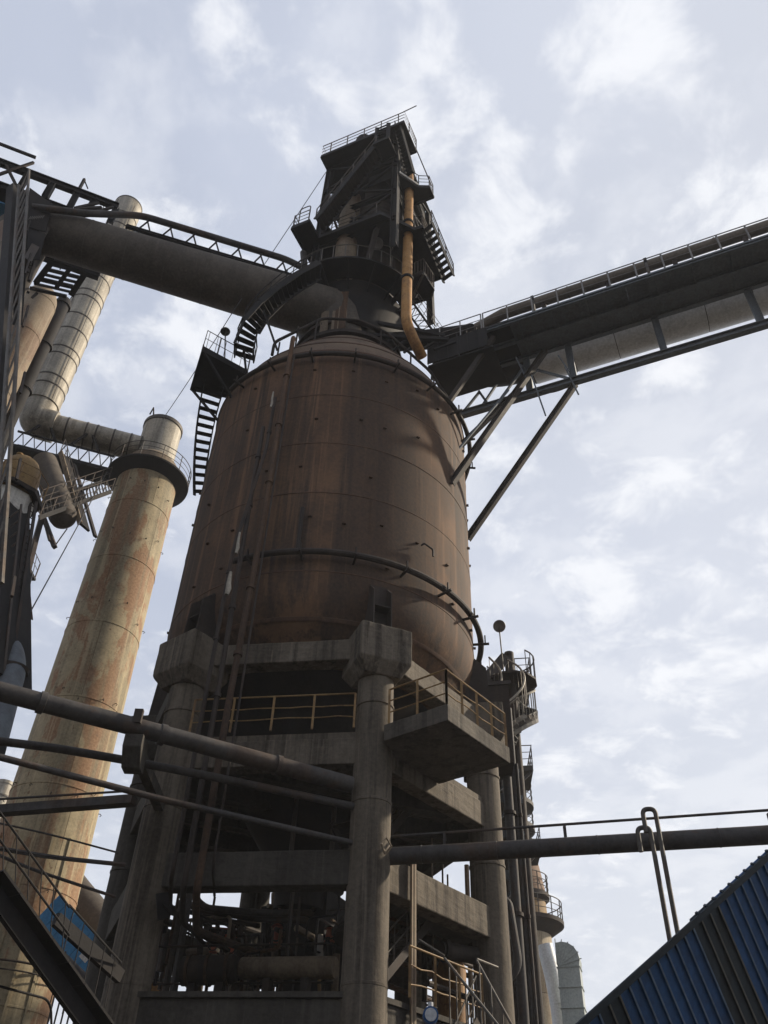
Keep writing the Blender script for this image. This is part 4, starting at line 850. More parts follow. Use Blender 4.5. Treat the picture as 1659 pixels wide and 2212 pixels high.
tocol = (pol(O, 5.7, HEX[5], 0)-V((q.x, q.y, 0))); tocol.z = 0; tl = tocol.length; tocol.normalize(); px = V((tocol.y, -tocol.x, 0))
vs = []
for s_ in (-.22, .22):
    vs += [q+px*s_+tocol*a+E3*b for a, b in ((-.26, -.24), (-.26, -.55), (.05, -.95), (.42, -.95), (.42, -.24))]
MB().add(vs, [(4, 3, 2, 1, 0), (5, 6, 7, 8, 9)]+[(i, (i+1) % 5, 5+(i+1) % 5, 5+i) for i in range(5)]).build('corbel', 'concrete_dark', cbk, .02)
MB().beam(q+tocol*.42-E3*.42, q+tocol*(tl-.45)-E3*.42, .24, .3).build('arm', 'concrete_dark', cbk)
MB().beam(q-tocol*.3+E3*.0, q-tocol*.3+E3*.35, .12, .2).build('stop_block', 'steel', cbk)
h2 = 10.45; run('service_pipe', [at_h(-60, 1594, h2), at_h(120, 1616, h2), at_h(260, 1640, h2), at_h(480, 1682, h2), at_h(772, 1744, h2)], .10, 'pipe_dark', 'medium dark pipe just below the thick pipe, sagging into the frame')
h2 = 9.5; run('service_pipe', [at_h(-60, 1620, h2), at_h(350, 1722, h2)-E3*.05, at_h(775, 1824, h2)], .075, 'pipe_dark', 'slim dark pipe sloping below the medium pipe into the frame')
fb = thing('box_strut', at_h(0, 1752, 10.2), 'flat dark box beam with cable running left from the dark rear column', 'beam')
MB().beam(at_h(-60, 1756, 10.2), at_h(290, 1729, 10.2), .30, .22).build('beam', 'pipe_dark', fb)
MB().tube([at_h(-60, 1738, 10.3)+E3*.1, at_h(290, 1716, 10.35)+E3*.1], .03, 6).build('cable', 'pipe_dark', fb)
def cable(pix, D, r, label):
    pts = [at_d(u, v, D+i*.3) for i, (u, v) in enumerate(pix)]; o = MB().tube(fillet(pts, 1.0), r, 6).build('cable', 'pipe_dark'); tag(o, label, 'cable')
cable([(-40, 1770), (100, 1800), (255, 1842)], 20.5, .022, 'black slack cable crossing the stack below the flat box beam')
cable([(-40, 1826), (110, 1852), (270, 1868)], 20.5, .05, 'straight dark conduit crossing the lower stack to the dark column')
cable([(-40, 1830), (60, 1875), (250, 1938)], 20.5, .035, 'steeply sloping dark conduit crossing the lower stack')
# foreground stair at the lower left
fsr = thing('inclined_walkway', at_d(170, 2212, 16), 'black inclined walkway beam with thin handrails dropping in front of the stack foot', 'walkway')
s0, s1 = at_d(-60, 1868, 15.0), at_d(222, 2260, 16.6)
t0, t1 = at_d(60, 1840, 17.2), at_d(270, 2090, 19.0)
MB().beam(s0, s1, .12, .25).build('stringer', 'black', fsr)
t0 = at_d(120, 1985, 18.0); t1 = at_d(260, 2110, 19.2); MB().beam(t0, t1, .12, .24).build('stringer', 'black', fsr)
for (ua, va, ub, vb, D) in ((-40, 1700, 150, 1960, 15.6), (-40, 1760, 150, 2020, 15.6)):
    pa, pb = at_d(ua, va, D), at_d(ub, vb, D+1.8); MB().tube([pa, pb], .02, 6).build('handrail', 'black', fsr)
pa, pb = at_d(-40, 1700, 15.6), at_d(150, 1960, 17.4); qa, qb = at_d(-40, 1900, 15.6), at_d(135, 2130, 17.4)
for k in range(7):
    t = .1+k/7; MB().tube([pa.lerp(pb, t), qa.lerp(qb, t)], .011, 5).build('baluster', 'black', fsr)
pa, pb = at_d(150, 1955, 17.4), at_d(262, 2080, 19.0); MB().tube([pa, pb], .02, 6).build('handrail', 'black', fsr)
for k in range(5):
    t = .08+k/5; a = pa.lerp(pb, t); MB().tube([a, a-E3*1.5], .011, 5).build('baluster', 'black', fsr)
for k in range(8):
    a = s0.lerp(s1, k/8)+V((.35, .93, 0))*.45; b = s0.lerp(s1, (k+.98)/8)+V((.35, .93, 0))*.45; MB().beam(a, b, .72, .04).build('deck_plate', 'black', fsr)
MB().tube(fillet([at_d(-40, 2120, 16), at_d(110, 2160, 17), at_d(112, 2260, 17)], .2), .02, 6).build('handrail', 'black', fsr)

# blue cabin and inclined duct behind the frame at the lower left
c0, c1 = at_d(112, 1975, 37), at_d(222, 2092, 36); cv = (c1-c0).normalized(); cx_ = cv.cross(E3).normalized(); cy_ = cx_.cross(cv)
cbn = thing('blue_conveyor_casing', c1, 'small bright blue sheet casing sloping between the stack and the dark column', 'casing')
cl_ = (c1-c0).length
for k in range(6):
    a = c0+cv*(cl_*k/6); b = c0+cv*(cl_*(k+1)/6-.02); MB().beam(a-cx_*-.6, b-cx_*-.6, .04, 1.25).build('side_panel', 'blue_light', cbn)
MB().beam(c0, c1, 1.1, 1.2).build('core', 'blue_dirty', cbn)
nq = c0.lerp(c1, .82)+cx_*.63-cy_*.1; MB().beam(nq-cv*.18, nq+cv*.18, .02, .3).build('notice', 'white', cbn)
idt = thing('inclined_duct', at_d(215, 1990, 40), 'dark grey inclined duct running behind the stack foot', 'duct')
MB().tube([at_d(80, 1830, 46), at_d(160, 1935, 44), at_d(300, 2110, 41)], .85, 24).build('duct_shell', 'duct', idt)
MB().tube(fillet([at_d(120, 2080, 32), at_d(190, 2150, 31), at_d(240, 2240, 30)], .4), .4, 16).build('lower_duct', 'steel', idt)
dbr = thing('conduit_bundle', at_d(170, 2120, 22), 'thin hanging conduits below the blue cabin', 'conduit')
for k in range(5): 
    p = at_d(142+k*9, 2055+k*18, 22); MB().tube([p, p-E3*2.4], .02, 5).build('conduit', 'pipe_dark', dbr)

# ================================================================== inside the frame: tank, pipework, stairs
tk2 = thing('brown_cylinder_tank', at_d(620, 2100, 24.2), 'brown horizontal cylinder tank lying on the lower floor between the columns', 'tank')
ta, tb = at_d(522, 2092, 25.4), at_d(726, 2090, 24.2); dv = (tb-ta).normalized()
MB().tube([ta, ta+dv*.02, tb-dv*.1, tb-dv*.02, tb], [.1, .27, .27, .25, .1], 28).build('shell', 'brownpipe', tk2)
for k in (.3, .7): p = ta.lerp(tb, k); MB().beam(p-E3*.25, V((p.x, p.y, 6.15)), .25, .2, dv).build('foot', 'steel', tk2)
tk3 = thing('sooty_cylinder_tank', at_d(440, 2090, 25), 'sooty flanged cylinder left of the brown cylinder tank', 'tank')
ta, tb = at_d(392, 2098, 25.8), at_d(512, 2093, 25.3); dv = (tb-ta).normalized(); MB().tube([ta, ta+dv*.05, tb-dv*.1, tb], [.2, .36, .36, .3], 24).build('body', 'steel', tk3)
for k in (.15, .5, .85): p = ta.lerp(tb, k); MB().tube([p-dv*.04, p+dv*.04], .40, 24).build('flange', 'vessel', tk3)
for k in (.25, .75): p = ta.lerp(tb, k); MB().beam(p-E3*.3, V((p.x, p.y, 6.15)), .3, .2, dv).build('foot', 'steel', tk3)
pw = thing('pipework_cluster', at_d(560, 2000, 27), 'tangle of dark pipes and valves inside the lower frame', 'pipework')
zf = 6.2
def inp(u, v, D): return at_d(u, v, D)
for pts, r, m_ in (
    ([(395, 1925, 26.5), (395, 1950, 26.5), (450, 1968, 26.6), (560, 1985, 27), (720, 1990, 27.5)], .10, 'pipe_dark'),
    ([(425, 1925, 26.4), (425, 1945, 26.4), (445, 1962, 26.4), (560, 1972, 26.8), (720, 1972, 27.4)], .10, 'pipe_dark'),
    ([(432, 1975, 27), (432, 2090, 27)], .09, 'steel'), ([(438, 1990, 27), (500, 1992, 27), (505, 2040, 27), (505, 2095, 27)], .09, 'pipe_dark'),
    ([(470, 1980, 27.2), (470, 2030, 27.2), (520, 2032, 27.2)], .07, 'pipe_dark'), ([(455, 2010, 27), (530, 2016, 27), (530, 2060, 27)], .06, 'steel'),
    ([(600, 1930, 29), (600, 2110, 29)], .22, 'brownpipe'), ([(640, 1925, 30), (640, 2100, 30)], .12, 'steel'), ([(660, 1925, 29), (660, 2080, 29)], .14, 'vessel'),
    ([(575, 1960, 28.5), (575, 2100, 28.5)], .16, 'black'), ([(690, 2020, 27), (690, 2070, 27)], .12, 'white'), ([(712, 1980, 27.5), (712, 2100, 27.5)], .08, 'steel'),
    ([(350, 1955, 28), (470, 1985, 28), (560, 2000, 29)], .07, 'steel'), ([(340, 1985, 29), (430, 2010, 29)], .09, 'pipe_dark'), ([(335, 1998, 29.5), (435, 2003, 29.5)], .04, 'steel'), ([(380, 2015, 29.5), (440, 1998, 29.5)], .04, 'steel'),
    ([(330, 2045, 26), (720, 2038, 25)], .03, 'steel'), ([(330, 2126, 26), (720, 2122, 25)], .03, 'steel'),
    ([(690, 2072, 26), (690, 2160, 26)], .05, 'yellow')):
    P_ = [inp(*p) for p in pts]; MB().tube(fillet(P_, .3) if len(P_) > 2 else P_, r, 10).build('pipe', m_, pw)
for u, v, D, r in ((445, 2010, 26.8, .14), (478, 2022, 26.8, .12), (520, 2010, 26.8, .13), (498, 2052, 26.8, .15), (462, 2046, 26.8, .12), (600, 2020, 28, .24), (660, 2005, 28, .22), (712, 2020, 26.8, .16), (640, 2040, 28, .2)):
    p = inp(u, v, D); po = MB().lathe([(r*.6, p.z-r*1.3), (r, p.z-r*1.2), (r, p.z-r), (r*.6, p.z-r*.9), (r*.7, p.z), (r*.6, p.z+r*.9), (r, p.z+r), (r, p.z+r*1.2), (r*.6, p.z+r*1.3)], (p.x, p.y), 14).build('valve', random.choice(['steel', 'pipe_dark', 'red']), pw)
    sub(MB().tube([p-V((0, r*1.6, 0))+radial(a)*0+V((math.cos(R_(a))*r*1.1, 0, math.sin(R_(a))*r*1.1)) for a in range(0, 361, 30)], r*.12, 5), 'handwheel', 'steel', po)
for u, v, D, w in ((470, 2015, 30, .8), (510, 2008, 30.5, .5), (490, 2030, 30, .6)): 
    p = inp(u, v, D); MB().beam(p-V((w/2, 0, 0)), p+V((w/2, .1, 0)), .25, .3).build('equipment_box', random.choice(['red', 'white', 'grey_steel']), pw)
rnd = random.Random(3)
for k in range(120):
    u = rnd.uniform(335, 735); v = rnd.uniform(1965, 2130); D = rnd.uniform(25.5, 33); p = inp(u, v, D); r = rnd.choice((.03, .04, .05, .07, .1)); m_ = rnd.choice(('steel', 'black', 'pipe_dark', 'brownpipe', 'handrail_dark', 'vessel'))
    ty = rnd.random(); l = rnd.uniform(.6, 2.0)
    if ty < .45: pts = [V((p.x, p.y, max(6.2, p.z-l))), V((p.x, p.y, p.z+l*.5))]
    elif ty < .8: d = rnd.choice((E1, E2, tR)); pts = [p-d*l*.6, p+d*l*.6]
    else: d = rnd.choice((E1, -E1, E2)); pts = [V((p.x, p.y, max(6.2, p.z-l))), p, p+d*l, p+d*l+E3*.5]
    MB().tube(fillet(pts, .2) if len(pts) > 2 else pts, r, 8).build('pipe', m_, pw)
for k in range(34):
    u = rnd.uniform(880, 1040); v = rnd.uniform(1985, 2180); D = rnd.uniform(26, 33); p = inp(u, v, D); l = rnd.uniform(.8, 2.4)
    pts = [V((p.x, p.y, p.z-l)), V((p.x, p.y, p.z+l))] if k % 3 else [p-tR*l, p+tR*l]
    MB().tube(pts, rnd.choice((.03, .05, .08)), 8).build('pipe', rnd.choice(('steel', 'brownpipe', 'black', 'vessel')), pw)
ist = thing('inner_stair', inp(640, 2060, 29), 'dark stair flight with handrail climbing through the middle of the lower frame', 'stair')
a0, a1 = inp(560, 2060, 29.5), inp(720, 1935, 28.5); b0, b1 = a0+V((.1, .8, 0)), a1+V((.1, .8, 0))
stair(ist, [a0, a1], [b0, b1], 'black', .24, .26); railing(ist, [a0, a1], 'handrail_dark', 1.0, (1, .5), 1.0, .022, .022); railing(ist, [b0, b1], 'handrail_dark', 1.0, (1, .5), 1.0, .022, .022)
lhp = thing('lit_equipment', inp(335, 2140, 34), 'sunlit ochre casing with a white panel seen under the left beam', 'casing')
p = inp(340, 2140, 33); MB().beam(p-V((.9, 0, 0)), p+V((.5, .2, 0)), .6, .8).build('casing', 'orange', lhp); MB().beam(p+V((.15, -.36, -.1)), p+V((.6, -.30, -.1)), .06, .55).build('panel', 'white', lhp)
# junk hanging off the column corner and lattice behind
jk = thing('bent_bracket', inp(345, 1955, 22.8), 'bent steel bracket with a torn plate on the left column', 'bracket')
MB().beam(inp(352, 1952, 22.6), inp(372, 1972, 22.6), .3, .06).build('plate', 'black', jk); MB().beam(inp(350, 1930, 22.7), inp(354, 1985, 22.7), .12, .3).build('stem', 'black', jk)
bkp = thing('rear_shaft', pol(O, 1.2, 60, 6.15), 'black square shaft hanging below the vessel hopper', 'shaft')
p = O+V((.5, .6, 0)); MB().beam(V((p.x, p.y, 6.15)), V((p.x, p.y, 10.0)), 1.5, 1.4, E1).build('shaft_body', 'black', bkp); MB().lathe([(.5, 10.0), (.8, 10.2)], p, 20).build('collar', 'steel', bkp)
# upright posts seen in the dark upper bay
for u, v0, v1, lab in ((643, 1700, 1830, 'slim upright steel post in the middle of the dark upper bay'), (725, 1710, 1810, 'slim upright steel post beside the front column in the dark upper bay')):
    a = inp(u, v0, 25); tag(MB().tube([V((a.x, a.y, 9.36)), V((a.x, a.y, 11.9))], .07, 8).build('inner_post', 'handrail_dark'), lab, 'post', 'slim posts in the dark upper bay')
a = inp(530, 1672, 24); tag(MB().beam(inp(505, 1690, 23.5), inp(590, 1655, 24.5), .12, .12).build('inner_strut', 'handrail_dark'), 'short slanting strut under the railed floor edge', 'strut')

# stairs and posts right of the front column
rs = thing('side_stair', BAL(1.5, -.6, 6.15), 'zig-zag steel stairs with handrails behind the front column on the right bay', 'stair')
fl = [((.7, -.5, 6.2), (3.4, -.5, 8.6)), ((3.4, -1.4, 8.6), (.9, -1.4, 10.9)), ((.9, -1.4, 9.2), (3.6, -1.4, 12.0)), ((1.2, .9, 3.4), (3.4, .9, 6.1))]
for (p, q) in fl:
    a0, a1 = BAL(*p), BAL(*q); b0, b1 = a0-nR*.75, a1-nR*.75
    stair(rs, [a0, a1], [b0, b1], 'steel', .24, .25, .06, .22); railing(rs, [a0, a1], 'handrail', 1.0, (1, .5), .75, .024, .02)
pst = thing('channel_post', BAL(1.35, .48, 4), 'rusty channel post hung on the face of the right lower beam', 'post')
MB().beam(BAL(1.35, .42, 4.2), BAL(1.35, .40, 9.55), .14, .08, tR).build('web', 'brownpipe', pst); MB().beam(BAL(1.27, .46, 4.2), BAL(1.27, .44, 9.54), .03, .1, tR).build('flange', 'brownpipe', pst)
ins = thing('instrument_head', BAL(1.5, .9, 6.0), 'small blue round-faced instrument clamped low on the channel post', 'instrument')
ip = at_d(930, 2194, 21.4)
MB().tube([ip-V((0, .1, 0)), ip+V((0, .12, 0))], .17, 20).build('housing', 'blue', ins); MB().tube([ip-V((.0, .125, 0)), ip-V((0, .1, 0))], .13, 20).build('dial', 'silver', ins)
MB().lathe([(.03, ip.z+.15), (.06, ip.z+.17), (.06, ip.z+.26), (.01, ip.z+.27)], (ip.x, ip.y), 10).build('cap', 'silver', ins); MB().tube([ip-E3*.17, ip-E3*.9], .05, 8).build('stem', 'blue', ins)
rpn = thing('red_lead_column', BAL(2.6, -1.2, 0), 'sunlit orange-red pipe standing behind the yellow railing of the lower floor', 'pipe')
p = at_d(975, 2080, 27.5); MB().lathe([(.42, 0), (.42, p.z-.2), (.3, p.z+.2), (.02, p.z+.5)], (p.x, p.y), 24).build('shell', 'orange', rpn)
p2 = at_d(905, 2100, 27); sh = thing('grey_standpipe', (p2.x, p2.y, 0), 'pale grey standpipe behind the yellow railing of the lower floor', 'pipe'); MB().lathe([(.2, 0), (.2, p2.z)], (p2.x, p2.y), 16).build('shell', 'clad', sh)
hb = thing('horizontal_header', at_d(1000, 2060, 26.5), 'dark pipe header with flange crossing behind the right column', 'pipe')
MB().tube([at_d(950, 2052, 25.5), at_d(1075, 2072, 27)], .22, 18).build('pipe_run', 'steel', hb); q = at_d(958, 2053, 25.6); MB().tube([q, q+V((.12, .05, 0))], .3, 18).build('flange', 'steel', hb)
# handrails of the stair in front of the right column
fr = thing('lower_right_rail', at_d(1000, 2200, 21), 'thin worn handrails of a stair dropping away before the right column', 'handrail')
for pts in ([(960, 2070, 20.5), (1088, 2230, 19.5)], [(1030, 2075, 21.5), (1120, 2240, 20.5)], [(905, 2030, 21), (960, 2065, 21)], [(1030, 2072, 22), (1075, 2090, 23)]):
    MB().tube([at_d(*p) for p in pts], .03, 6).build('rail', 'handrail', fr)
for u, v in ((985, 2095), (1005, 2120), (1020, 2140), (1045, 2165), (1035, 2085), (1060, 2130), (1085, 2180), (970, 2080)): 
    p = at_d(u, v, 20.8); MB().tube([p, p-E3*1.6], .018, 5).build('baluster', 'handrail', fr)

# ================================================================== pipe crossing on the right
RZ2 = 9.3
run('right_gas_main', [at_h(838, 1850, RZ2), at_h(1150, 1833, RZ2), at_h(1720, 1800, RZ2)], .215, 'pipe_dark', 'thick grey pipe leaving the front column towards the blue roof', seg=24)
rgm = bpy.data.objects.get('right_gas_main')
for k in (.12, .38, .63, .86):
    a_, b_ = at_h(1150, 1833, RZ2), at_h(1720, 1800, RZ2); c_ = at_h(838, 1850, RZ2); q = c_.lerp(a_, k*2) if k < .5 else a_.lerp(b_, k*2-1); d = (b_-a_).normalized()
    MB().tube([q-d*.02, q-d*.015, q+d*.015, q+d*.02], [.214, .224, .224, .214], 24, False).build('weld_collar', 'pipe_dark', rgm)
tn = thing('slim_parallel_pipe', at_h(1150, 1833, RZ2)+E3*.4, 'slim pipe on short stands above the thick grey pipe', 'pipe')
pa, pb = at_h(838, 1850, RZ2), at_h(1720, 1800, RZ2); MB().tube([pa+E3*.50, pb+E3*.58], .035, 8).build('pipe_run', 'pipe_dark', tn)
for k in (.15, .46, .95): q = pa.lerp(pb, k); MB().beam(q+E3*.2, q+E3*.5, .09, .06, V((1, 0, 0))).build('stand', 'pipe_dark', tn)
tied = at_d(832, 1845, 21.3); tag(MB().tube([tied, tied+V((.15, -.05, .18)), tied+V((.02, 0, .4)), tied+V((-.1, -.1, .2)), tied], .03, 6).build('rope_tie', 'brownpipe'), 'frayed rope tie where the thick grey pipe meets the front column', 'rope')
for (u0, v0, u1, v1, lab) in ((1404, 1748, 1474, 2040, 'taller hooked vent pipe rising over the thick grey pipe by the blue roof'), (1393, 1788, 1459, 2060, 'shorter hooked vent pipe beside the taller one by the blue roof')):
    b = at_d(u0+13, v0+14, 20.6); az_ = math.degrees(math.atan2(b.x, b.y)); D = math.hypot(b.x, b.y); ztop = at_d(u0, v0, 20.6).z
    l = V((-.28, .06, 0)); hk = thing('hooked_vent', (b.x, b.y, 0), lab, 'pipe')
    MB().tube(fillet([V((b.x, b.y, 0)), V((b.x, b.y, ztop)), V((b.x, b.y, ztop))+l, V((b.x, b.y, ztop-.55))+l], .16, 6), .055, 10).build('pipe_run', 'handrail', hk)

# ================================================================== blue corrugated gallery, lower right
ne = ray(1240, 2212).cross(ray(1659, 1838)); br = V((.41, .52, -.75)); bt = br.cross(ne).normalized(); bt = bt if bt.x > 0 else -bt; br = (br-bt*br.dot(bt)).normalized(); bn = bt.cross(br).normalized()
if bn.dot(V((0, 1, 0))) > 0: bn = -bn
r1 = ray(1240, 2212); B0 = V((0, 0, CAMH))+r1*13.3
bg_ = thing('blue_shed_roof', V((B0.x, B0.y, 0)), 'steep dark blue corrugated sheet roof with dirty strips and a ribbed ridge', 'roof')
def BG(t, s, n): return B0+bt*t+br*s+bn*n
bk = (br*.985-bn*.17).normalized(); bkn = (-bn*.985-br*.17).normalized()      # far slope falls away behind the ridge
i = 0; t = -3.2; w = .215
def ridge_t(u):
    d = ray(u, 2212-(u-1240)*374/419); c = V((0, 0, CAMH)); n_ = d.cross(bt); n2 = n_.cross(d); return (c-B0).dot(n2)/bt.dot(n2)
DIRTY = [(ridge_t(1299), ridge_t(1337)), (ridge_t(1488), ridge_t(1548))]
while t < 12.5:
    dirty = any(lo_ <= t+w/2 <= hi_ for lo_, hi_ in DIRTY)
    mt = 'blue_dirty' if dirty else 'blue'
    s0 = .0 if t > 2.6 else .09
    prof = [(0, 0), (w-.062, 0), (w-.048, .022), (w-.022, .022), (w-.008, 0), (w-.002, 0)]
    vs = [BG(t+x, s0, n_) for x, n_ in prof]+[BG(t+x, 5.4, n_) for x, n_ in prof]; vs += [v-bn*.012 for v in vs]
    MB().add(vs, [(k, k+1, k+7, k+6) for k in range(5)]+[(12+k+6, 12+k+7, 12+k+1, 12+k) for k in range(5)]+[(k+1, k, k+12, k+13) for k in range(5)]).build('wall_sheet', mt, bg_)
    MB().obox(BG(t+w-.035, (s0+5.4)/2, .024), bt*.014, br*((5.4-s0)/2), bn*.004).build('rib_crest', 'rib_dirty' if dirty else 'rib', bg_)  # pale strip paints the sun catching each rib
    MB().obox(BG(t+w/2, s0, 0)+bk*1.5+bkn*.02, bt*(w/2-.003), bk*1.5, bkn*.008).build('roof_sheet', mt, bg_)
    MB().obox(BG(t+w-.038, s0-.02, 0)+bk*.15, bt*.022, bk*.15, bkn*.03).build('ridge_rib', 'blue_dirty', bg_)
    i += 1; t += w
MB().beam(BG(-3, .14, -.05), BG(12.4, .14, -.05), .05, .08).build('ridge_purlin', 'blue_dirty', bg_)
MB().beam(BG(-3, .05, .03), BG(12.4, .05, .02), .10, .03, bn).build('ridge_flashing', 'blue_dirty', bg_)

# ================================================================== behind on the right: stoves, spiral stair, platforms
spx = V((5.95, 33.4, 0))
sps = thing('spiral_tower_stair', spx, 'dark spiral stair drum with curved pale handrails behind the balcony', 'stair')
zt0, zt1 = 17.6, 21.0
lo, ri = [], []
for k in range(19):
    a = -170+k*16; z = zt0+(zt1-zt0)*k/18; lo.append(pol(spx, 1.0, a, z)); ri.append(pol(spx, .25, a, z))
stair(sps, lo, ri, 'pipe_dark', .17, .42, .05, .3)
MB().lathe([(.22, 0), (.22, 22.6)], spx, 16).build('newel', 'steel', sps)
for k in range(18):
    z_ = -E3*.16; MB().add([lo[k]+z_, lo[k+1]+z_, ri[k+1]+z_, ri[k]+z_, lo[k]+z_*.7, lo[k+1]+z_*.7, ri[k+1]+z_*.7, ri[k]+z_*.7], [(0, 1, 2, 3), (7, 6, 5, 4), (0, 4, 5, 1), (2, 6, 7, 3)]).build('soffit_plate', 'pipe_dark', sps)
    MB().beam(lo[k]-E3*.12, lo[k+1]-E3*.12, .05, .42).build('outer_stringer', 'clad' if k < 7 else 'pipe_dark', sps)  # pale first turns: light on the stringer put into its colour
railing(sps, lo, 'clad', 1.15, (1,), .22, .05, .014)
MB().slab([pol(spx, 1.15, a, 0) for a in range(0, 360, 30)], 20.95, 21.05).build('top_platform', 'steel', sps)
railing(sps, arc(spx, 1.1, -60, 150, 21.05, 12), 'handrail', 1.15, (1,), .3, .035, .016)
MB().beam(spx+V((-1.4, -.5, 20.6)), spx+V((-.2, -.4, 22.2)), .1, .5).build('wind_plate', 'pipe_dark', sps)
MB().tube(arc(spx, .9, -200, -60, 17.6, 14)[:1]+[pol(spx, .92, -200+k*10, 17.4+k*.12) for k in range(14)], .14, 10).build('lit_stringer_band', 'clad', sps)  # pale tube painting the lit edge of the outer stringer
lb = at_d(1087, 1440, 33); dish_lamp(V((lb.x, lb.y, 21.0)), at_d(1078, 1352, 33.0), .29, 'dish lamp on a tall pole above the spiral stair drum', (.0, -.75, -.65))
def Y7(x, y): return ((1900+x/2.765)/S_, (2400+y/2.765)/S_)
for pix in ([(70, 520, 32.6), (190, 640, 32.4), (215, 760, 32.2), (170, 880, 32.0), (20, 1040, 31.6)], [(275, 550, 33.2), (400, 620, 32.8), (465, 730, 32.4), (440, 850, 32.0), (340, 960, 31.8), (160, 1080, 31.4)]):
    pts = [at_d(*Y7(x, y), D) for x, y, D in pix]; MB().tube(fillet(pts, 2.0, 6), .045, 8).build('curved_handrail', 'clad', sps)
    for p in along(pts, .34): MB().tube([p, p-E3*1.1], .016, 5).build('baluster', 'handrail_dark', sps)
# black end box of the vessel support on the right
svb = thing('duct_box', pol(O, 6.2, 12, 15), 'dark steel box duct standing behind the right side of the vessel foot', 'duct')
MB().slab([V((3.9, 29.6, 0)), V((5.1, 29.3, 0)), V((5.2, 30.8, 0)), V((4.0, 31.0, 0))], 15.4, 18.6).build('box', 'steel', svb)
MB().slab([V((3.8, 29.5, 0)), V((5.2, 29.2, 0)), V((5.3, 30.9, 0)), V((3.9, 31.1, 0))], 18.6, 18.75).build('lid', 'pipe_dark', svb)
MB().tube(fillet([pol(O, 5.88, 20, 18.62), pol(O, 6.1, 26, 18.0), pol(O, 6.3, 28, 15)], .5), .13, 10).build('down_bend', 'steel', svb)
# bundle of vertical pipes
for (az_, D, r, z1, lab) in ((9.30, 31.0, .17, 17.8, 'broad grey standpipe left in the bundle behind the right column'), (9.78, 31.3, .11, 18.4, 'rusty standpipe in the middle of the bundle behind the right column'), (10.02, 31.2, .055, 16.0, 'slim standpipe on the sky side of the bundle behind the right column')):
    p = az_pt(az_, D, 0); t = thing('standpipe', p, lab, 'pipe'); po = MB().lathe([(r, 0), (r, z1)], p, 16).build('pipe_run', 'pipe_dark', t)
    for z in (7, 10.5, 14): sub(MB().lathe([(r, z-.06), (r*1.4, z-.06), (r*1.4, z+.06), (r, z+.06)], p, 16), 'flange', 'steel', po)
bbr = thing('pipe_rack', az_pt(8.9, 31.5, 0), 'grey steel pipe rack with cross beams between right column and standpipes', 'rack')
for u, v, w in ((1075, 1665, 46), (1078, 1722, 50), (1082, 1800, 50), (1090, 1890, 45), (1085, 1985, 50)):
    MB().beam(at_d(u, v, 31.6), at_d(u+w, v+6, 31.8), .14, .3).build('cross_beam', 'grey_steel', bbr); MB().beam(at_d(u, v, 31.6)-E3*.8, at_d(u+w, v, 31.7), .08, .08).build('knee_brace', 'grey_steel', bbr)
p = az_pt(8.55, 31.9, 0); MB().ibeam(V((p.x, p.y, 0)), V((p.x, p.y, 17)), .3, .3, .03, V((1, 0, 0))).build('upright', 'steel', bbr)
MB().tube(fillet([at_d(1060, 1945, 30.5), at_d(1098, 1942, 30.5), at_d(1122, 2090, 30.5), at_d(1085, 2130, 30.5), at_d(1060, 2128, 30.5)], .5), .13, 12).build('looped_pipe', 'pipe_dark', bbr)
MB().tube([at_d(1075, 1990, 32.5), at_d(1102, 2212, 32.5)], .2, 14).build('rusty_upright', 'vessel', bbr)
lst = thing('lattice_stair', az_pt(8.9, 34, 0), 'rusty lattice stair tower glimpsed between right column and standpipes', 'stair')
a0, a1 = az_pt(8.5, 34, 2), az_pt(9.3, 34.6, 5.2)
for k in range(5):
    z = 2+k*2.6; s = 1 if k % 2 == 0 else -1; a0 = az_pt(8.95-.35*s, 34, z); a1 = az_pt(8.95+.35*s, 34, z+2.4); stair(lst, [a0, a1], [a0+V((0, .7, 0)), a1+V((0, .7, 0))], 'steel', .3, .25, .05, .18)
# railed platforms on a structure further back
def bg_plat(az0, az1, D, z, lab, round_=False):
    p0, p1 = az_pt(az0, D, 0), az_pt(az1, D, 0); t = thing('far_platform', V((p0.x, p0.y, z)), lab, 'platform')
    if not round_:
        q0, q1 = p0+V((.2, 2.6, 0)), p1+V((.2, 2.6, 0)); MB().slab([p0, p1, q1, q0], z-.3, z).build('deck', 'pipe_dark', t)
        MB().beam(p1+E3*(z-.3)+V((-.1, .2, 0)), V((p0.x, p0.y, z-1.6)), .12, .15).build('knee_brace', 'pipe_dark', t)
        railing(t, [p0+E3*z, p1+E3*z, q1+E3*z], 'handrail', 1.15, (1, .66, .33), .8, .03, .025)
    else:
        c = p0; r = (p1-p0).length
        MB().lathe([(r*.35, z-r*.45), (r, z-.25), (r, z), (.3, z)], c, 32).build('deck', 'pipe_dark', t); railing(t, arc(c, r-.05, -100, 30, z, 16), 'handrail', 1.15, (1, .66, .33), .8, .03, .025)
    return t
bg_plat(9.3, 11.15, 44, CAMH+44*math.tan(R_(24.65)), 'square railed platform sticking out below the spiral stair drum')
bg_plat(9.2, 11.6, 38, CAMH+38*math.tan(R_(30.1)), 'small railed platform at the outer side of the spiral stair drum')
bg_plat(9.0, 10.95, 50, CAMH+50*math.tan(R_(22.3)), 'upper round railed platform behind the standpipes', True)
bg_plat(8.8, 10.9, 54, CAMH+54*math.tan(R_(20.9)), 'middle round railed platform behind the standpipes', True)
bg_plat(9.6, 11.2, 52, CAMH+52*math.tan(R_(19.9)), 'small square railed platform just above the thick grey pipe')
bm = thing('platform_mast', az_pt(9.3, 52, 0), 'dark steel mast carrying the round railed platforms', 'mast')
p = az_pt(9.1, 51.5, 0); MB().lathe([(.8, 0), (.8, 24.5)], p, 20).build('shaft', 'steel', bm)
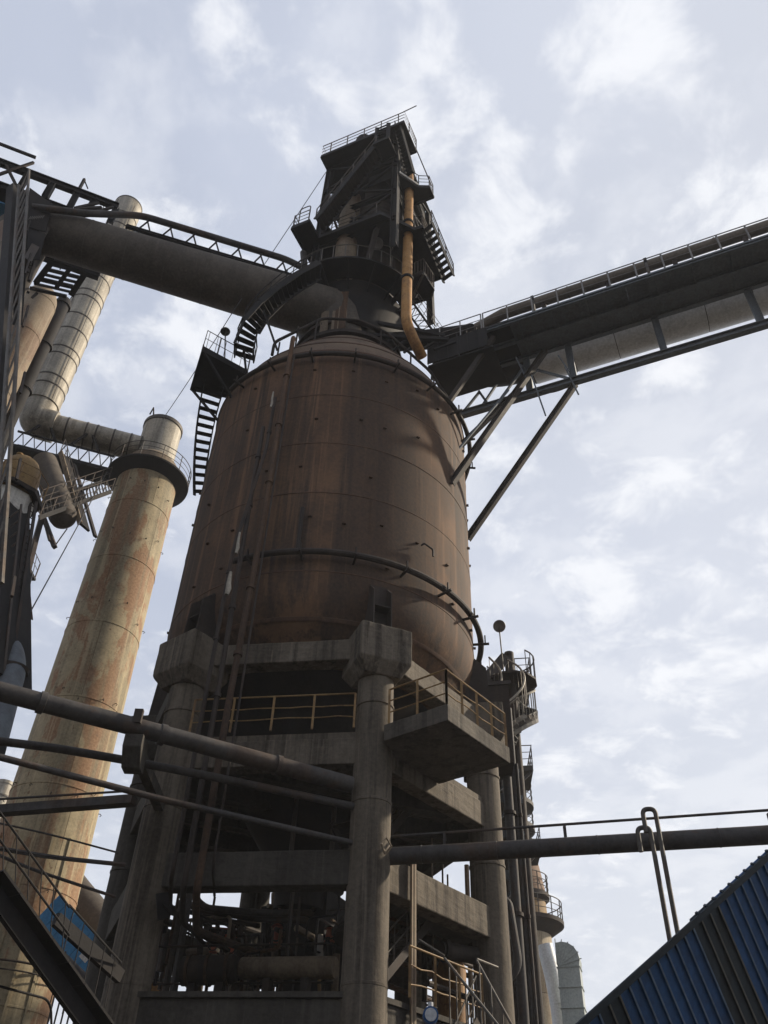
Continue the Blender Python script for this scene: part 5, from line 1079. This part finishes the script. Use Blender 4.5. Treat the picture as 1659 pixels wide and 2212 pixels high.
# hot stove with conical dome and ring platforms
SV = az_pt(9.6, 62, 0)
sv_ = thing('hot_stove', SV, 'cream painted hot stove with rusty cone dome and ring platforms', 'stove')
rs_ = 62*math.sin(R_(1.72))
for k, (z0, z1) in enumerate(zip((0, 3.6, 7.2, 10.8, 14.4), (3.6, 7.2, 10.8, 14.4, 18.2))):
    for j in range(6): MB().lathe([(rs_, z0+.02), (rs_, z1-.02)], SV, 6, j*60+k*30+.4, j*60+k*30+59.6).build('shell_plate', 'stove', sv_)
MB().lathe([(rs_-.02, 0), (rs_-.02, 18.2)], SV, 40).build('liner', 'vessel_seam', sv_)
MB().lathe([(rs_, 18.0), (rs_+.9, 18.6), (rs_+.92, 18.85), (rs_*.9, 18.85)], SV, 40).build('ring_platform', 'steel', sv_); railing(sv_, arc(SV, rs_+.86, -120, 60, 18.85, 20), 'handrail', 1.2, (1, .66, .33), 1.1, .035, .03)
MB().lathe([(rs_*.95, 18.8), (rs_*.9, 20.3), (rs_*.95, 20.3)], SV, 40).build('neck', 'yellow_tank', sv_)
MB().lathe([(rs_*.5, 19.5), (rs_+.12, 20.35), (rs_+.14, 20.6), (rs_*.8, 20.6)], SV, 40).build('ring_platform', 'steel', sv_); railing(sv_, arc(SV, rs_+.08, -120, 60, 20.6, 20), 'handrail', 1.2, (1, .66, .33), 1.1, .035, .03)
MB().lathe([(rs_*.96, 20.55), (rs_*.80, 22.4), (rs_*.58, 24.4), (rs_*.3, 26.4), (.3, 27.6)], SV, 40).build('dome', 'stove_rust', sv_)
for a in (-60, -35, -10): MB().lathe([(.25, 23.2), (.35, 23.4), (.35, 24.0), (.2, 24.2)], pol(SV, rs_*.75, a, 0), 12).build('manhole', 'steel', sv_)
# silver pipe and pale square duct with mitred elbow
q = az_pt(11.35, 57, 0); so_ = thing('silver_standpipe', q, 'bright silver standpipe between the cream stove and the pale duct', 'pipe')
MB().tube([V((q.x-.5, q.y, 16.2)), V((q.x-.2, q.y, 14.6)), V((q.x, q.y, 13)), V((q.x+.1, q.y, 10)), V((q.x+.15, q.y, 0))], .48, 20).build('pipe_run', 'silver', so_)
for z in (7, 9, 11, 13): MB().tube([V((q.x+.05, q.y, z)), V((q.x+.05, q.y, z+.08))], .54, 20).build('flange', 'silver', so_)
pd = thing('pale_mitred_duct', az_pt(12.2, 55, 0), 'pale green-grey sheet duct with ribbed mitred elbow beside the stove', 'duct')
dc_ = az_pt(12.2, 55, 0); w = .62; dx = V((.95, -.3, 0)).normalized(); dy = V((.3, .95, 0)).normalized()
for k in range(14):
    z0 = k*1.03; MB().slab([dc_-dx*w-dy*.6, dc_+dx*w-dy*.6, dc_+dx*w+dy*.6, dc_-dx*w+dy*.6], z0+.01, z0+1.0).build('duct_section', 'pale_duct', pd)
    MB().slab([dc_-dx*(w+.05)-dy*.65, dc_+dx*(w+.05)-dy*.65, dc_+dx*(w+.05)+dy*.65, dc_-dx*(w+.05)+dy*.65], z0+1.0, z0+1.04).build('rib', 'pale_duct', pd)
zb = 14.45; pc = dc_-dx*w+E3*zb
for k in range(6):
    a0, a1 = R_(15*k), R_(15*k+14.2); W = 2*w; vs = []
    for a in (a0, a1):
        d = dx*math.cos(a)+E3*math.sin(a)
        vs += [pc+d*.05-dy*.6, pc+d*(W+.2*math.sin(2*a))-dy*.6, pc+d*(W+.2*math.sin(2*a))+dy*.6, pc+d*.05+dy*.6]
    MB().add(vs, [(0, 1, 2, 3), (7, 6, 5, 4), (0, 4, 5, 1), (1, 5, 6, 2), (2, 6, 7, 3), (3, 7, 4, 0)]).build('elbow_gore', 'pale_duct', pd)
    d = dx*math.cos(a1)+E3*math.sin(a1); MB().beam(pc+d*.1-dy*.62, pc+d*(W+.22)-dy*.62, .04, .05).build('seam_rib', 'pale_duct', pd)

# unseen hall block added behind the camera to cut sky light on the frame
wh = thing('unseen_sky_block', (0, -9, 0), 'long grey hall block added out of view to dim the sky light', 'blocker')
MB().slab([V((-45, -9, 0)), V((38, -9, 0)), V((38, -34, 0)), V((-45, -34, 0))], 0, 17).build('wall', 'concrete_dark', wh)
MB().slab([V((-45.6, -8.4, 0)), V((38.6, -8.4, 0)), V((38.6, -34.6, 0)), V((-45.6, -34.6, 0))], 17, 17.5).build('roof', 'pipe_dark', wh)
for k in range(12): MB().slab([V((-42+k*6.6, -8.9, 0)), V((-38.6+k*6.6, -8.9, 0)), V((-38.6+k*6.6, -8.98, 0)), V((-42+k*6.6, -8.98, 0))], 5, 13).build('window', 'blue_dirty', wh)

# thin haze volume added to lift the darks like lens glare
hzm = bpy.data.materials.new('veil_haze'); hzm.use_nodes = True; nt = hzm.node_tree; nt.nodes.clear()
ho = nt.nodes.new('ShaderNodeOutputMaterial'); pv = nt.nodes.new('ShaderNodeVolumePrincipled'); pv.inputs['Density'].default_value = .0004; pv.inputs['Color'].default_value = (.93, .95, 1, 1); pv.inputs['Anisotropy'].default_value = .2
nt.links.new(pv.outputs[0], ho.inputs['Volume'])
hb_ = MB().obox((0, 0, 34), V((3200, 0, 0)), V((0, 3200, 0)), V((0, 0, 35))); M['haze'] = hzm
hob = hb_.build('haze', 'haze'); hob['kind'] = 'stuff'; hob['label'] = 'thin pale haze added over the whole works to lift the darks'; hob['category'] = 'haze'
